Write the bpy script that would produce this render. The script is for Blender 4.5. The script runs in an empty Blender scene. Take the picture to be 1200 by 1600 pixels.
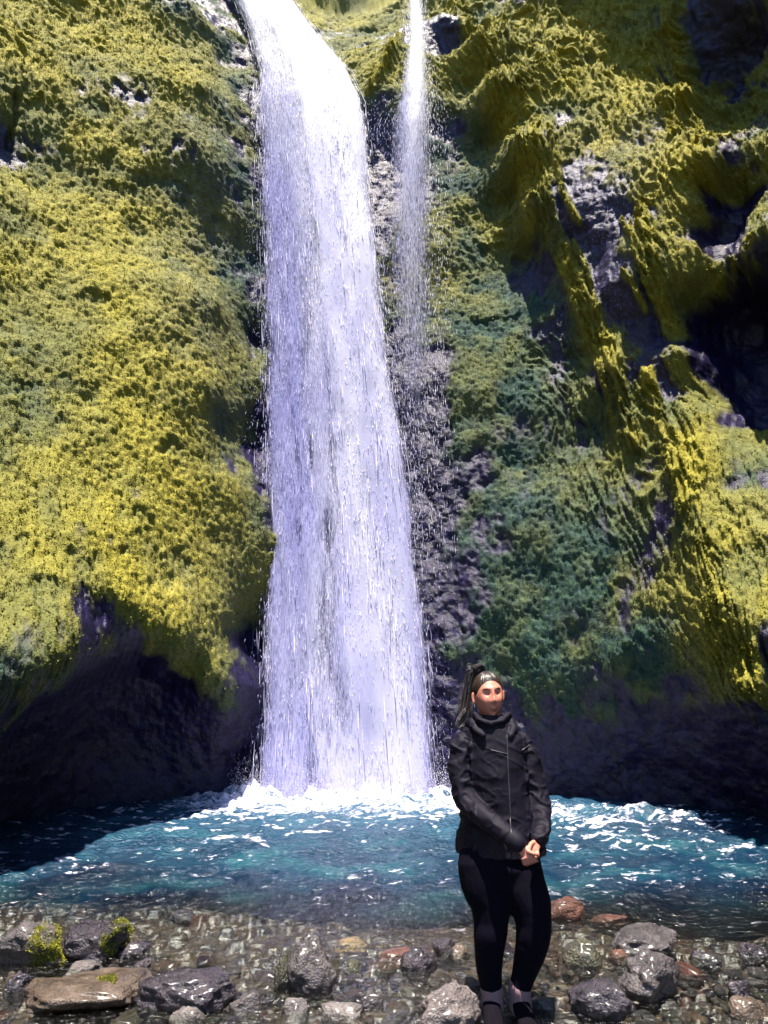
import bpy, bmesh, math, random
import numpy as np
from mathutils import Vector, Matrix, noise as mnoise

random.seed(7); RNG = np.random.default_rng(7)
scene = bpy.context.scene
COL = scene.collection
R = math.radians

# ------------------------------------------------------------------ camera, sky, sun, exposure
CAM_Z = 1.62; PITCH = R(12.5); FPX = 1155.0
cam_d = bpy.data.cameras.new('camera'); cam = bpy.data.objects.new('camera', cam_d); COL.objects.link(cam)
cam.location = (0, 0, CAM_Z); cam.rotation_euler = (R(90) + PITCH, 0, 0)
cam_d.sensor_fit = 'VERTICAL'; cam_d.sensor_height = 36.0; cam_d.lens = 36.0 * FPX / 1600.0
cam_d.clip_end = 400
scene.camera = cam

SUN_EL = R(77); SUN_AZ = R(186)          # azimuth from +Y towards +X
sun_dir = Vector((math.cos(SUN_EL) * math.sin(SUN_AZ), math.cos(SUN_EL) * math.cos(SUN_AZ), math.sin(SUN_EL)))
world = bpy.data.worlds.new('World'); scene.world = world; world.use_nodes = True
wn = world.node_tree.nodes; wl = world.node_tree.links
sky = wn.new('ShaderNodeTexSky'); sky.sky_type = 'NISHITA'; sky.sun_disc = False
sky.sun_elevation = SUN_EL; sky.sun_rotation = SUN_AZ; sky.ozone_density = 6.0; sky.air_density = 1.0; sky.dust_density = 0.2
wl.new(sky.outputs[0], wn['Background'].inputs[0]); wn['Background'].inputs[1].default_value = 0.12
sun_d = bpy.data.lights.new('sun', 'SUN'); sun_d.energy = 5.0; sun_d.angle = R(0.5); sun_d.color = (1.0, 0.91, 0.78)
sun = bpy.data.objects.new('sun', sun_d); COL.objects.link(sun)
sun.rotation_euler = sun_dir.to_track_quat('Z', 'Y').to_euler(); sun.location = (0, 0, 30)
vs = scene.view_settings
scene.display_settings.display_device = 'sRGB'
vs.view_transform = 'Standard'; vs.look = 'None'; vs.gamma = 1.0; vs.use_curve_mapping = False
vs.exposure = 1.75
cy = scene.cycles
cy.max_bounces = 8; cy.diffuse_bounces = 3; cy.glossy_bounces = 3; cy.transmission_bounces = 4
cy.transparent_max_bounces = 24; cy.caustics_reflective = False; cy.caustics_refractive = False
cy.sample_clamp_indirect = 4.0

# ------------------------------------------------------------------ small tools
SC = 1.08
cP, sP = math.cos(PITCH), math.sin(PITCH)
def P(px, py, Y):
    """a point of the place, worked out from where the photograph shows it and how far off it is"""
    Y = Y * SC
    a = (px - 600) / FPX; b = (800 - py) / FPX
    t = Y / (cP - b * sP)
    return Vector((t * a, Y, CAM_Z + t * (sP + b * cP)))
def ground(px, py, z=0.0):
    a = (px - 600) / FPX; b = (800 - py) / FPX
    t = (z - CAM_Z) / (sP + b * cP)
    return Vector((t * a, t * (cP - b * sP), z))

def tag(o, label=None, cat=None, group=None, kind=None):
    if label: o['label'] = label
    if cat: o['category'] = cat
    if group: o['group'] = group
    if kind: o['kind'] = kind
    return o
def empty(name, loc=(0, 0, 0)):
    o = bpy.data.objects.new(name, None); COL.objects.link(o); o.location = loc; o.empty_display_size = 0.1
    return o
def link(name, me, mat=None, parent=None, smooth=True):
    if mat is not None and not me.materials: me.materials.append(mat)
    o = bpy.data.objects.new(name, me); COL.objects.link(o)
    if parent is not None:
        o.parent = parent
        o.matrix_parent_inverse = Matrix.Identity(4)
    if smooth: me.shade_smooth()
    return o
def np_mesh(name, v, f, attrs=None):
    """v (n,3); f (m,k) faces of k corners"""
    me = bpy.data.meshes.new(name)
    v = np.ascontiguousarray(v, np.float32); f = np.ascontiguousarray(f, np.int32)
    m, k = f.shape
    me.vertices.add(len(v)); me.vertices.foreach_set('co', v.ravel())
    me.loops.add(m * k); me.loops.foreach_set('vertex_index', f.ravel())
    me.polygons.add(m)
    me.polygons.foreach_set('loop_start', np.arange(0, m * k, k, dtype=np.int32))
    for an, av in (attrs or {}).items():
        av = np.asarray(av, np.float32)
        if av.ndim == 1:
            at = me.attributes.new(an, 'FLOAT', 'POINT'); at.data.foreach_set('value', av)
        else:
            at = me.attributes.new(an, 'FLOAT_VECTOR', 'POINT'); at.data.foreach_set('vector', np.ascontiguousarray(av).ravel())
    me.update(calc_edges=True); me.validate()
    return me
def grid_faces(nr, nc, r0=0, r1=None, c0=0, c1=None):
    r1 = nr - 1 if r1 is None else r1; c1 = nc - 1 if c1 is None else c1
    i, j = np.meshgrid(np.arange(r0, r1), np.arange(c0, c1), indexing='ij')
    a = (i * nc + j).ravel()
    return np.stack([a, a + 1, a + nc + 1, a + nc], 1)

def _h(ix, iy, iz, s):
    n = (ix.astype(np.uint32) * np.uint32(374761393) + iy.astype(np.uint32) * np.uint32(668265263)
         + iz.astype(np.uint32) * np.uint32(2147483647) + np.uint32(s * 974634777 & 0xffffffff))
    n = (n ^ (n >> np.uint32(13))) * np.uint32(1274126177)
    n = (n ^ (n >> np.uint32(16))) * np.uint32(2246822519)
    n = n ^ (n >> np.uint32(15))
    return n.astype(np.float32) / np.float32(4294967295.0)
def vn3(x, y, z, s=0):
    """value noise, -1..1"""
    x = np.asarray(x, np.float32); y = np.asarray(y, np.float32); z = np.asarray(z, np.float32)
    x, y, z = np.broadcast_arrays(x, y, z)
    fx = np.floor(x); fy = np.floor(y); fz = np.floor(z)
    ix = fx.astype(np.int64); iy = fy.astype(np.int64); iz = fz.astype(np.int64)
    dx = x - fx; dy = y - fy; dz = z - fz
    dx = dx * dx * (3 - 2 * dx); dy = dy * dy * (3 - 2 * dy); dz = dz * dz * (3 - 2 * dz)
    out = 0
    for a in (0, 1):
        wa = dx if a else 1 - dx
        for b in (0, 1):
            wb = dy if b else 1 - dy
            for c in (0, 1):
                wc = dz if c else 1 - dz
                out = out + wa * wb * wc * _h(ix + a, iy + b, iz + c, s)
    return out * 2 - 1
def vn2(x, y, s=0):
    x = np.asarray(x, np.float32); y = np.asarray(y, np.float32)
    x, y = np.broadcast_arrays(x, y)
    fx = np.floor(x); fy = np.floor(y)
    ix = fx.astype(np.int64); iy = fy.astype(np.int64); iz = np.zeros_like(ix)
    dx = x - fx; dy = y - fy
    dx = dx * dx * (3 - 2 * dx); dy = dy * dy * (3 - 2 * dy)
    return 2 * ((1 - dx) * (1 - dy) * _h(ix, iy, iz, s) + dx * (1 - dy) * _h(ix + 1, iy, iz, s)
                + (1 - dx) * dy * _h(ix, iy + 1, iz, s) + dx * dy * _h(ix + 1, iy + 1, iz, s)) - 1
def fbm3(x, y, z, o=4, s=0, lac=2.03, g=0.5):
    out = 0; a = 1
    for k in range(o):
        out = out + a * vn3(x, y, z, s + k); x = x * lac; y = y * lac; z = z * lac; a *= g
    return out
def fbm2(x, y, o=4, s=0, lac=2.03, g=0.5):
    out = 0; a = 1
    for k in range(o):
        out = out + a * vn2(x, y, s + k); x = x * lac; y = y * lac; a *= g
    return out
def worley2(x, y, s=0):
    fx = np.floor(x); fy = np.floor(y); ix = fx.astype(np.int64); iy = fy.astype(np.int64); z0 = np.zeros_like(ix)
    F1 = np.full(x.shape, 9.0, np.float32); F2 = F1.copy(); ID = np.zeros(x.shape, np.float32)
    for a in (-1, 0, 1):
        for b in (-1, 0, 1):
            jx = _h(ix + a, iy + b, z0, s); jy = _h(ix + a, iy + b, z0, s + 11)
            d = np.sqrt((fx + a + jx - x) ** 2 + (fy + b + jy - y) ** 2).astype(np.float32)
            near = d < F1
            F2 = np.where(near, F1, np.minimum(F2, d))
            ID = np.where(near, _h(ix + a, iy + b, z0, s + 23), ID); F1 = np.where(near, d, F1)
    return F1, F2, ID
def sstep(a, b, x):
    t = np.clip((x - a) / (b - a), 0, 1); return t * t * (3 - 2 * t)

class RBF:
    def __init__(s, pts, vals, ridge=0.0):
        s.p = np.asarray(pts, float); v = np.asarray(vals, float)
        if v.ndim == 1: v = v[:, None]
        d = np.linalg.norm(s.p[:, None] - s.p[None], axis=2)
        n = len(s.p)
        A = np.zeros((n + 1, n + 1)); A[:n, :n] = -d - 0 * np.eye(n) + ridge * np.eye(n); A[:n, n] = 1; A[n, :n] = 1
        s.w = np.linalg.solve(A, np.vstack([v, np.zeros((1, v.shape[1]))]))
    def __call__(s, q):
        q = np.asarray(q, float); out = np.zeros((len(q), s.w.shape[1]))
        for k in range(0, len(q), 20000):
            d = np.linalg.norm(q[k:k + 20000, None] - s.p[None], axis=2)
            out[k:k + 20000] = -d @ s.w[:-1] + s.w[-1]
        return out

# ------------------------------------------------------------------ materials
def mat(name):
    m = bpy.data.materials.new(name); m.use_nodes = True
    nt = m.node_tree; return m, nt.nodes, nt.links, nt.nodes['Principled BSDF']
def N(nodes, t, **kw):
    n = nodes.new(t)
    for k, v in kw.items():
        if k.startswith('i_'): n.inputs[k[2:]].default_value = v
        else: setattr(n, k, v)
    return n
def ramp(nodes, stops, interp='LINEAR'):
    r = nodes.new('ShaderNodeValToRGB'); r.color_ramp.interpolation = interp
    e = r.color_ramp.elements
    while len(e) < len(stops): e.new(0.5)
    for k, (p, c) in enumerate(stops):
        e[k].position = p; e[k].color = (*c, 1) if len(c) == 3 else c
    return r
def mixc(nodes, links, fac, a, b):
    m = nodes.new('ShaderNodeMix'); m.data_type = 'RGBA'
    for sock, v in ((m.inputs[0], fac), (m.inputs[6], a), (m.inputs[7], b)):
        if isinstance(v, bpy.types.NodeSocket): links.new(v, sock)
        elif isinstance(v, (int, float)): sock.default_value = v
        else: sock.default_value = (*v, 1)
    return m.outputs[2]

def cliff_material():
    m, n, l, b = mat('wet mossy basalt')
    tc = n.new('ShaderNodeTexCoord')
    am = N(n, 'ShaderNodeAttribute', attribute_name='moss'); ag = N(n, 'ShaderNodeAttribute', attribute_name='gold')
    ap = N(n, 'ShaderNodeAttribute', attribute_name='pale')
    n1 = N(n, 'ShaderNodeTexNoise'); n1.inputs['Scale'].default_value = 9; n1.inputs['Detail'].default_value = 6
    n2 = N(n, 'ShaderNodeTexNoise'); n2.inputs['Scale'].default_value = 55; n2.inputs['Detail'].default_value = 4
    n3 = N(n, 'ShaderNodeTexNoise'); n3.inputs['Scale'].default_value = 1.3; n3.inputs['Detail'].default_value = 5
    for k in (n1, n2, n3): l.new(tc.outputs['Object'], k.inputs['Vector'])
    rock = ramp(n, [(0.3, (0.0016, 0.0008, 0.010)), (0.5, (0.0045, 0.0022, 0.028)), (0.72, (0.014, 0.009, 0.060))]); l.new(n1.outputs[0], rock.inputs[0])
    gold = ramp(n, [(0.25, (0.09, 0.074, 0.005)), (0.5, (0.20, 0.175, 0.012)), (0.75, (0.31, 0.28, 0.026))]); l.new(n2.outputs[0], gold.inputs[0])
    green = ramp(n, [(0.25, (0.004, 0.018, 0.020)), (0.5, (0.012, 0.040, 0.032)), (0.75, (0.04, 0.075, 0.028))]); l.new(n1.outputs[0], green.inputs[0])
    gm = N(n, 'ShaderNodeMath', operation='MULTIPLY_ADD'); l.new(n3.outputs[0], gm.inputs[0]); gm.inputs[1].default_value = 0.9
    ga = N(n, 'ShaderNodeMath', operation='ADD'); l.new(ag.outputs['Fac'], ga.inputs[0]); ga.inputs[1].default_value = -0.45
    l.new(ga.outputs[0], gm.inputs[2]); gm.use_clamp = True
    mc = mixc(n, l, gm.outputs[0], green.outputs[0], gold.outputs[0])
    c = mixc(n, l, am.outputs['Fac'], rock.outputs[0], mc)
    n4 = N(n, 'ShaderNodeTexNoise'); n4.inputs['Scale'].default_value = 38; n4.inputs['Detail'].default_value = 3; l.new(tc.outputs['Object'], n4.inputs['Vector'])
    sp = N(n, 'ShaderNodeMapRange', interpolation_type='SMOOTHSTEP'); l.new(n4.outputs[0], sp.inputs[0]); sp.inputs[1].default_value = 0.50; sp.inputs[2].default_value = 0.66
    pm = N(n, 'ShaderNodeMath', operation='MULTIPLY'); l.new(ap.outputs['Fac'], pm.inputs[0]); l.new(sp.outputs[0], pm.inputs[1])
    c = mixc(n, l, pm.outputs[0], c, (0.19, 0.17, 0.33))  # pale speckle: wet glints and sheen put into the base colour
    l.new(c, b.inputs['Base Color'])
    ro = N(n, 'ShaderNodeMapRange'); l.new(am.outputs['Fac'], ro.inputs[0]); ro.inputs[3].default_value = 0.42; ro.inputs[4].default_value = 0.85
    l.new(ro.outputs[0], b.inputs['Roughness']); b.inputs['Specular IOR Level'].default_value = 0.4
    bp = N(n, 'ShaderNodeBump'); bp.inputs['Strength'].default_value = 0.6; bp.inputs['Distance'].default_value = 0.03
    l.new(n2.outputs[0], bp.inputs['Height']); l.new(bp.outputs[0], b.inputs['Normal'])
    return m
def tuft_material():
    m, n, l, b = mat('moss leaves')
    a = N(n, 'ShaderNodeAttribute', attribute_name='gold'); r = N(n, 'ShaderNodeAttribute', attribute_name='tone')
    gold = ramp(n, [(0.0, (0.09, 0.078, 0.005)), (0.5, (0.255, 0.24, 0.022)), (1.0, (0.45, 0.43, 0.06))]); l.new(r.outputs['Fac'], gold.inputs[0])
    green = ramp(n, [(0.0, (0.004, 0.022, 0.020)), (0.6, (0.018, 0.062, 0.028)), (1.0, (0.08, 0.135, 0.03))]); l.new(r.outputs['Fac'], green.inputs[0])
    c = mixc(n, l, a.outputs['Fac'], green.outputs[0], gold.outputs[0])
    l.new(c, b.inputs['Base Color']); b.inputs['Roughness'].default_value = 0.7; b.inputs['Specular IOR Level'].default_value = 0.15
    tr = n.new('ShaderNodeBsdfTranslucent'); l.new(c, tr.inputs[0])
    mx = n.new('ShaderNodeMixShader'); mx.inputs[0].default_value = 0.25
    l.new(b.outputs[0], mx.inputs[1]); l.new(tr.outputs[0], mx.inputs[2]); l.new(mx.outputs[0], n['Material Output'].inputs[0])
    return m
def fall_material(name, alpha, sx, sz):
    """white aerated water; its density runs in long falling streaks"""
    m, n, l, b = mat(name)
    n.remove(b)
    df = n.new('ShaderNodeBsdfDiffuse'); wa = N(n, 'ShaderNodeAttribute', attribute_name='white'); wc = mixc(n, l, wa.outputs['Fac'], (0.31, 0.31, 0.64), (0.86, 0.86, 0.92)); l.new(wc, df.inputs[0])  # sunlit white above and shaded lilac below are put into the water colour
    tl = n.new('ShaderNodeBsdfTranslucent'); l.new(wc, tl.inputs[0])
    mx = n.new('ShaderNodeMixShader'); mx.inputs[0].default_value = 0.45; l.new(df.outputs[0], mx.inputs[1]); l.new(tl.outputs[0], mx.inputs[2])
    out = n['Material Output']
    if alpha:
        at = N(n, 'ShaderNodeAttribute', attribute_name='flow'); de = N(n, 'ShaderNodeAttribute', attribute_name='dens')
        mp = n.new('ShaderNodeMapping'); l.new(at.outputs['Vector'], mp.inputs[0]); mp.inputs['Scale'].default_value = (sx, sz, 1)
        no = n.new('ShaderNodeTexNoise'); no.inputs['Scale'].default_value = 1; no.inputs['Detail'].default_value = 7; no.inputs['Roughness'].default_value = 0.62
        no.inputs['Distortion'].default_value = 0.4
        l.new(mp.outputs[0], no.inputs['Vector'])
        ad = N(n, 'ShaderNodeMath', operation='ADD'); l.new(no.outputs[0], ad.inputs[0]); l.new(de.outputs['Fac'], ad.inputs[1])
        mr = N(n, 'ShaderNodeMapRange', interpolation_type='SMOOTHSTEP'); l.new(ad.outputs[0], mr.inputs[0])
        mr.inputs[1].default_value = 0.92; mr.inputs[2].default_value = 1.28
        tr = n.new('ShaderNodeBsdfTransparent'); m2 = n.new('ShaderNodeMixShader')
        l.new(mr.outputs[0], m2.inputs[0]); l.new(tr.outputs[0], m2.inputs[1]); l.new(mx.outputs[0], m2.inputs[2]); l.new(m2.outputs[0], out.inputs[0])
    else:
        l.new(mx.outputs[0], out.inputs[0])
    return m
def water_material():
    m, n, l, b = mat('turquoise pool water'); n.remove(b)
    out = n['Material Output']; tc = n.new('ShaderNodeTexCoord')
    dp = N(n, 'ShaderNodeAttribute', attribute_name='turbid'); fo = N(n, 'ShaderNodeAttribute', attribute_name='foam_glint')
    nz = n.new('ShaderNodeTexNoise'); nz.inputs['Scale'].default_value = 20; nz.inputs['Detail'].default_value = 5
    mp = n.new('ShaderNodeMapping'); mp.inputs['Scale'].default_value = (0.7, 1.5, 1); l.new(tc.outputs['Object'], mp.inputs[0]); l.new(mp.outputs[0], nz.inputs['Vector'])
    bp = n.new('ShaderNodeBump'); bp.inputs['Strength'].default_value = 0.8; bp.inputs['Distance'].default_value = 0.05; l.new(nz.outputs[0], bp.inputs['Height'])
    tr = n.new('ShaderNodeBsdfTransparent'); tr.inputs[0].default_value = (0.90, 0.95, 0.93, 1)
    n2 = n.new('ShaderNodeTexNoise'); n2.inputs['Scale'].default_value = 1.4; n2.inputs['Detail'].default_value = 4; l.new(tc.outputs['Object'], n2.inputs['Vector'])
    teal = ramp(n, [(0.35, (0.0004, 0.006, 0.022)), (0.5, (0.0015, 0.018, 0.042)), (0.66, (0.008, 0.055, 0.075))]); l.new(n2.outputs[0], teal.inputs[0])
    df = n.new('ShaderNodeBsdfDiffuse'); ai = N(n, 'ShaderNodeAttribute', attribute_name='air'); l.new(mixc(n, l, ai.outputs['Fac'], teal.outputs[0], (0.024, 0.080, 0.140)), df.inputs[0])
    m1 = n.new('ShaderNodeMixShader'); l.new(dp.outputs['Fac'], m1.inputs[0]); l.new(tr.outputs[0], m1.inputs[1]); l.new(df.outputs[0], m1.inputs[2])
    gl = n.new('ShaderNodeBsdfGlossy'); gl.inputs['Roughness'].default_value = 0.12; l.new(bp.outputs[0], gl.inputs['Normal'])
    fr = n.new('ShaderNodeFresnel'); fr.inputs[0].default_value = 1.33; l.new(bp.outputs[0], fr.inputs['Normal'])
    m2 = n.new('ShaderNodeMixShader'); l.new(fr.outputs[0], m2.inputs[0]); l.new(m1.outputs[0], m2.inputs[1]); l.new(gl.outputs[0], m2.inputs[2])
    # foam: bubbles at the fall, and sun glints painted as white flecks
    n3 = n.new('ShaderNodeTexNoise'); n3.inputs['Scale'].default_value = 24; n3.inputs['Detail'].default_value = 8; n3.inputs['Roughness'].default_value = 0.65; n3.inputs['Distortion'].default_value = 0.7
    mp3 = n.new('ShaderNodeMapping'); mp3.inputs['Scale'].default_value = (0.8, 1.5, 1); l.new(tc.outputs['Object'], mp3.inputs[0]); l.new(mp3.outputs[0], n3.inputs['Vector'])
    ad = N(n, 'ShaderNodeMath', operation='ADD'); l.new(n3.outputs[0], ad.inputs[0]); l.new(fo.outputs['Fac'], ad.inputs[1])
    mr = N(n, 'ShaderNodeMapRange', interpolation_type='SMOOTHSTEP'); l.new(ad.outputs[0], mr.inputs[0]); mr.inputs[1].default_value = 0.96; mr.inputs[2].default_value = 1.26
    wf = n.new('ShaderNodeBsdfDiffuse'); wf.inputs[0].default_value = (0.62, 0.60, 0.72, 1); l.new(bp.outputs[0], wf.inputs['Normal'])
    m3 = n.new('ShaderNodeMixShader'); l.new(mr.outputs[0], m3.inputs[0]); l.new(m2.outputs[0], m3.inputs[1]); l.new(wf.outputs[0], m3.inputs[2])
    l.new(m3.outputs[0], out.inputs[0])
    return m
def bed_material():
    m, n, l, b = mat('wet gravel bed'); tc = n.new('ShaderNodeTexCoord')
    a = N(n, 'ShaderNodeAttribute', attribute_name='stone')
    r = ramp(n, [(0, (0.008, 0.007, 0.012)), (0.25, (0.026, 0.018, 0.014)), (0.45, (0.040, 0.025, 0.013)), (0.65, (0.014, 0.011, 0.013)), (0.85, (0.048, 0.034, 0.020)), (1, (0.042, 0.016, 0.011))]); l.new(a.outputs['Fac'], r.inputs[0])
    nz = n.new('ShaderNodeTexNoise'); nz.inputs['Scale'].default_value = 60; nz.inputs['Detail'].default_value = 5; l.new(tc.outputs['Object'], nz.inputs['Vector'])
    g = ramp(n, [(0.25, (0.5, 0.5, 0.5)), (0.8, (1.3, 1.3, 1.3))]); l.new(nz.outputs[0], g.inputs[0])
    mu = n.new('ShaderNodeMix'); mu.data_type = 'RGBA'; mu.blend_type = 'MULTIPLY'; mu.inputs[0].default_value = 1; l.new(r.outputs[0], mu.inputs[6]); l.new(g.outputs[0], mu.inputs[7])
    l.new(mu.outputs[2], b.inputs['Base Color']); b.inputs['Roughness'].default_value = 0.4
    bp = n.new('ShaderNodeBump'); bp.inputs['Distance'].default_value = 0.006; l.new(nz.outputs[0], bp.inputs['Height']); l.new(bp.outputs[0], b.inputs['Normal'])
    return m
M_CLIFF = cliff_material(); M_TUFT = tuft_material()

# ------------------------------------------------------------------ the gorge walls
AX = np.array([0.0, 2.6])                    # upright axis in the middle of the gorge
def cyl(p):
    d = np.array([p[0] - AX[0], p[1] - AX[1]]); return math.atan2(d[0], d[1]), p[2], float(np.hypot(*d))
KT = 8.0
ctrl = [  # where each place of the wall is in the picture, and how far off
 # left buttress
 (0,0,10.2),(150,0,10.5),(285,0,10.9),(0,250,9.0),(150,250,9.5),(300,250,10.0),(0,500,7.9),(150,500,8.5),
 (0,750,6.9),(150,750,7.7),(350,750,9.2),(0,950,6.1),(150,950,7.0),(260,900,8.0),(350,950,8.9),
 (0,1085,5.75),(60,1060,6.0),(110,1035,6.4),(150,1020,6.8),(210,1000,7.3),(270,1015,7.8),(320,1060,8.3),(360,1080,8.65),(320,130,10.4),(340,480,9.75),(346,600,9.65),(348,700,9.5),(352,850,9.2),(354,950,9.05),(400,540,11.1),(330,600,9.15),(280,600,8.85),(280,450,9.3),(250,750,8.35),(312,230,10.05),
 # wet recess left of the fall
 (330,20,12.4),(345,90,11.6),(365,170,11.2),(400,400,11.15),(400,700,10.8),(395,1000,10.5),(390,1200,10.3),(420,250,11.6),
 # undercut at the foot of the buttress
 (0,1150,7.2),(60,1110,7.4),(110,1080,7.7),(150,1065,8.2),(210,1045,8.7),(270,1060,9.0),(320,1100,9.1),(360,1120,9.3),
 (0,1250,8.0),(80,1200,8.5),(150,1150,9.0),(150,1250,9.1),(280,1150,9.4),(280,1240,9.5),(365,1160,9.6),(365,1235,9.7),(0,1320,8.2),
 # behind the main fall
 (480,200,11.8),(480,400,11.4),(480,700,11.0),(480,1000,10.6),(480,1230,10.4),(580,250,11.6),(590,450,11.15),(600,700,10.75),(610,1000,10.25),(620,1230,10.1),
 # brown cliff above the lip
 (420,-60,13.2),(480,-40,14.2),(530,30,14.0),(600,10,13.6),(480,40,13.4),(560,85,12.9),(540,-120,14.2),
 (500,100,12.4),(450,60,12.6),(400,20,12.9),(540,125,12.1),
 # mossy nose, small fall and its hole
 (600,95,11.5),(580,140,11.5),(618,70,11.6),(610,150,11.35),(650,-20,13.2),(640,40,12.6),(690,30,12.9),(650,160,11.35),(650,120,11.8),(700,95,12.2),(720,60,12.6),(735,95,12.4),
 # green back wall
 (640,350,11.1),(650,600,10.7),(660,850,10.4),(680,1050,10.2),(690,1230,10.1),
 (700,200,11.6),(710,400,11.05),(740,600,10.4),(740,850,10.15),(760,1050,10.0),(780,1230,10.1),(790,400,10.95),(780,520,10.5),(820,600,10.1),(830,800,9.75),(840,1000,9.6),(850,1230,9.9),
 (890,620,9.75),(900,800,9.4),(900,1000,9.2),(900,1120,9.4),(900,1250,9.7),(950,780,9.1),(970,900,8.7),(970,1040,8.6),(970,1150,9.1),(970,1260,9.4),
 # overhanging upper right bulge, and the wall tucked behind its edge
 (710,0,11.7),(735,60,11.1),(768,120,10.4),(805,220,9.9),(830,310,9.65),(745,150,11.7),(775,240,11.5),(804,330,11.2),(835,400,10.7),
 (800,0,11.2),(900,0,10.8),(1000,0,10.3),(850,100,10.4),(930,100,10.1),(1010,120,9.6),(880,210,9.8),(950,210,9.5),(1020,210,9.15),(890,340,9.45),(950,340,9.15),(1010,330,8.85),(930,450,9.15),(1000,430,8.7),(965,570,8.95),(985,650,8.85),
 (862,470,10.15),(902,560,9.95),(935,680,9.65),
 (1035,0,9.9),(1070,130,8.95),(1100,250,8.3),(1060,320,8.6),(1095,310,8.4),(1090,370,8.45),(1050,430,8.5),(1010,500,8.9),(1045,520,8.9),(1025,600,8.85),(1040,650,8.7),
 # dark hollows at the right, shaded by an added overhang above the view
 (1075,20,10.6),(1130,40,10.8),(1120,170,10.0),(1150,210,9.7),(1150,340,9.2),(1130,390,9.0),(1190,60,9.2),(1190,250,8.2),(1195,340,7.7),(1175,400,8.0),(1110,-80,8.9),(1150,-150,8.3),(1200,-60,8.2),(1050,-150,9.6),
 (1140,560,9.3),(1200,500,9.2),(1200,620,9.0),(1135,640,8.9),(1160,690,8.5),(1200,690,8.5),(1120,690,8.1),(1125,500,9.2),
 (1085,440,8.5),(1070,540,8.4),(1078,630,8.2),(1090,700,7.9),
 # lower right ridge
 (1020,710,8.7),(1080,800,7.7),(1130,950,7.05),(1155,1060,6.85),(1200,760,7.9),(1150,800,7.5),(1200,880,7.2),(1190,1000,6.7),(1180,1040,7.3),(1187,1080,6.8),(1050,900,8.1),(1060,1020,8.0),
 (1150,1140,8.0),(1100,1160,8.5),(1200,1180,8.0),(1100,1260,8.9),(1200,1280,8.5),(1020,1210,9.3),(1200,1120,7.6),
]
pts3 = [P(*c) for c in ctrl]
for w in [(-3.4,4,0.3),(-3.3,4.3,1.7),(-3.6,3.2,3),(-4.6,4.2,6.5),(-5.6,5,9),(-6.9,6.5,13),(-8,8,18),(-5.5,13,18),(-3.5,14,18.5),(0,14.9,18.7),(-1,14.9,18.7),(1.2,14.5,18),(2.6,12,18),(5.2,10,18),(7,7,18),
          (-3.9,1,1),(-4.2,1,5),(-6.5,2,12),(-8,2,18),(-4.2,-3,1),(-5,-3,6),(-8,-3,18),(-4.6,-7,1),(-7,-7,10),(-9,-8,18),
          (4.4,4.5,0.2),(4.3,5,2),(4.2,4.6,6),(4.4,4.2,10),(5.6,4,14),(7.2,4,18),(4.6,1,1),(4.8,1,6),(5.4,1,12),(6.2,1,18),(4.6,-3,1),(5,-3,6),(6.5,-3,18),(5,-7,1),(6.5,-7,10),(8,-8,18),
          (4.75,8.2,15.2),(5.2,7.4,13.5),(3.9,9.6,15.5)]:  # unseen overhang, added to shade the hollows at the right
    pts3.append(Vector(w))
q = np.array([cyl(p) for p in pts3])
rb = RBF(np.stack([q[:, 0] * KT, q[:, 1]], 1), q[:, 2], ridge=0.0)

def lin_parts(segs):
    out = [np.arange(a, b, st) for a, b, st in segs]; return np.concatenate(out + [np.array([segs[-1][1]])])
TH = lin_parts([(R(-150), R(-56), 0.05), (R(-56), R(52), 0.00265), (R(52), R(150), 0.05)])
ZZ = lin_parts([(-1.2, -0.1, 0.06), (-0.1, 15.0, 0.0215), (15.0, 17.2, 0.03), (17.2, 19.0, 0.15)])
ct = np.linspace(TH[0], TH[-1], 420); cz = np.linspace(ZZ[0], ZZ[-1], 300)
CT, CZ = np.meshgrid(ct, cz)
RC = rb(np.stack([CT.ravel() * KT, CZ.ravel()], 1)).reshape(CT.shape)
def blur(a, k=1):
    for _ in range(k):
        p = np.pad(a, 1, mode='edge')
        a = (p[:-2, 1:-1] + p[2:, 1:-1] + p[1:-1, :-2] + p[1:-1, 2:] + 2 * p[1:-1, 1:-1]) / 6
    return a
RC = blur(RC, 4)
def sample(grid, th, z):
    fx = np.clip((np.asarray(th) - ct[0]) / (ct[1] - ct[0]), 0, len(ct) - 1.001); fz = np.clip((np.asarray(z) - cz[0]) / (cz[1] - cz[0]), 0, len(cz) - 1.001)
    i = fz.astype(int); j = fx.astype(int); u = fx - j; v = fz - i
    u = u * u * (3 - 2 * u) * 0.5 + u * 0.5; v = v * v * (3 - 2 * v) * 0.5 + v * 0.5
    return grid[i, j] * (1 - u) * (1 - v) + grid[i, j + 1] * u * (1 - v) + grid[i + 1, j] * (1 - u) * v + grid[i + 1, j + 1] * u * v
def hit(px, py):
    """walk a sight line from the camera until it meets the wall"""
    a = (px - 600) / FPX; b = (800 - py) / FPX
    d = np.array([a, cP - b * sP, sP + b * cP]); t = np.arange(3.0, 22.0, 0.02)
    p = np.array([0, 0, CAM_Z]) + t[:, None] * d
    th = np.arctan2(p[:, 0] - AX[0], p[:, 1] - AX[1]); r = np.hypot(p[:, 0] - AX[0], p[:, 1] - AX[1])
    k = np.argmax(r > sample(RC, th, p[:, 2])); return th[k], p[k, 2]
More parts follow.
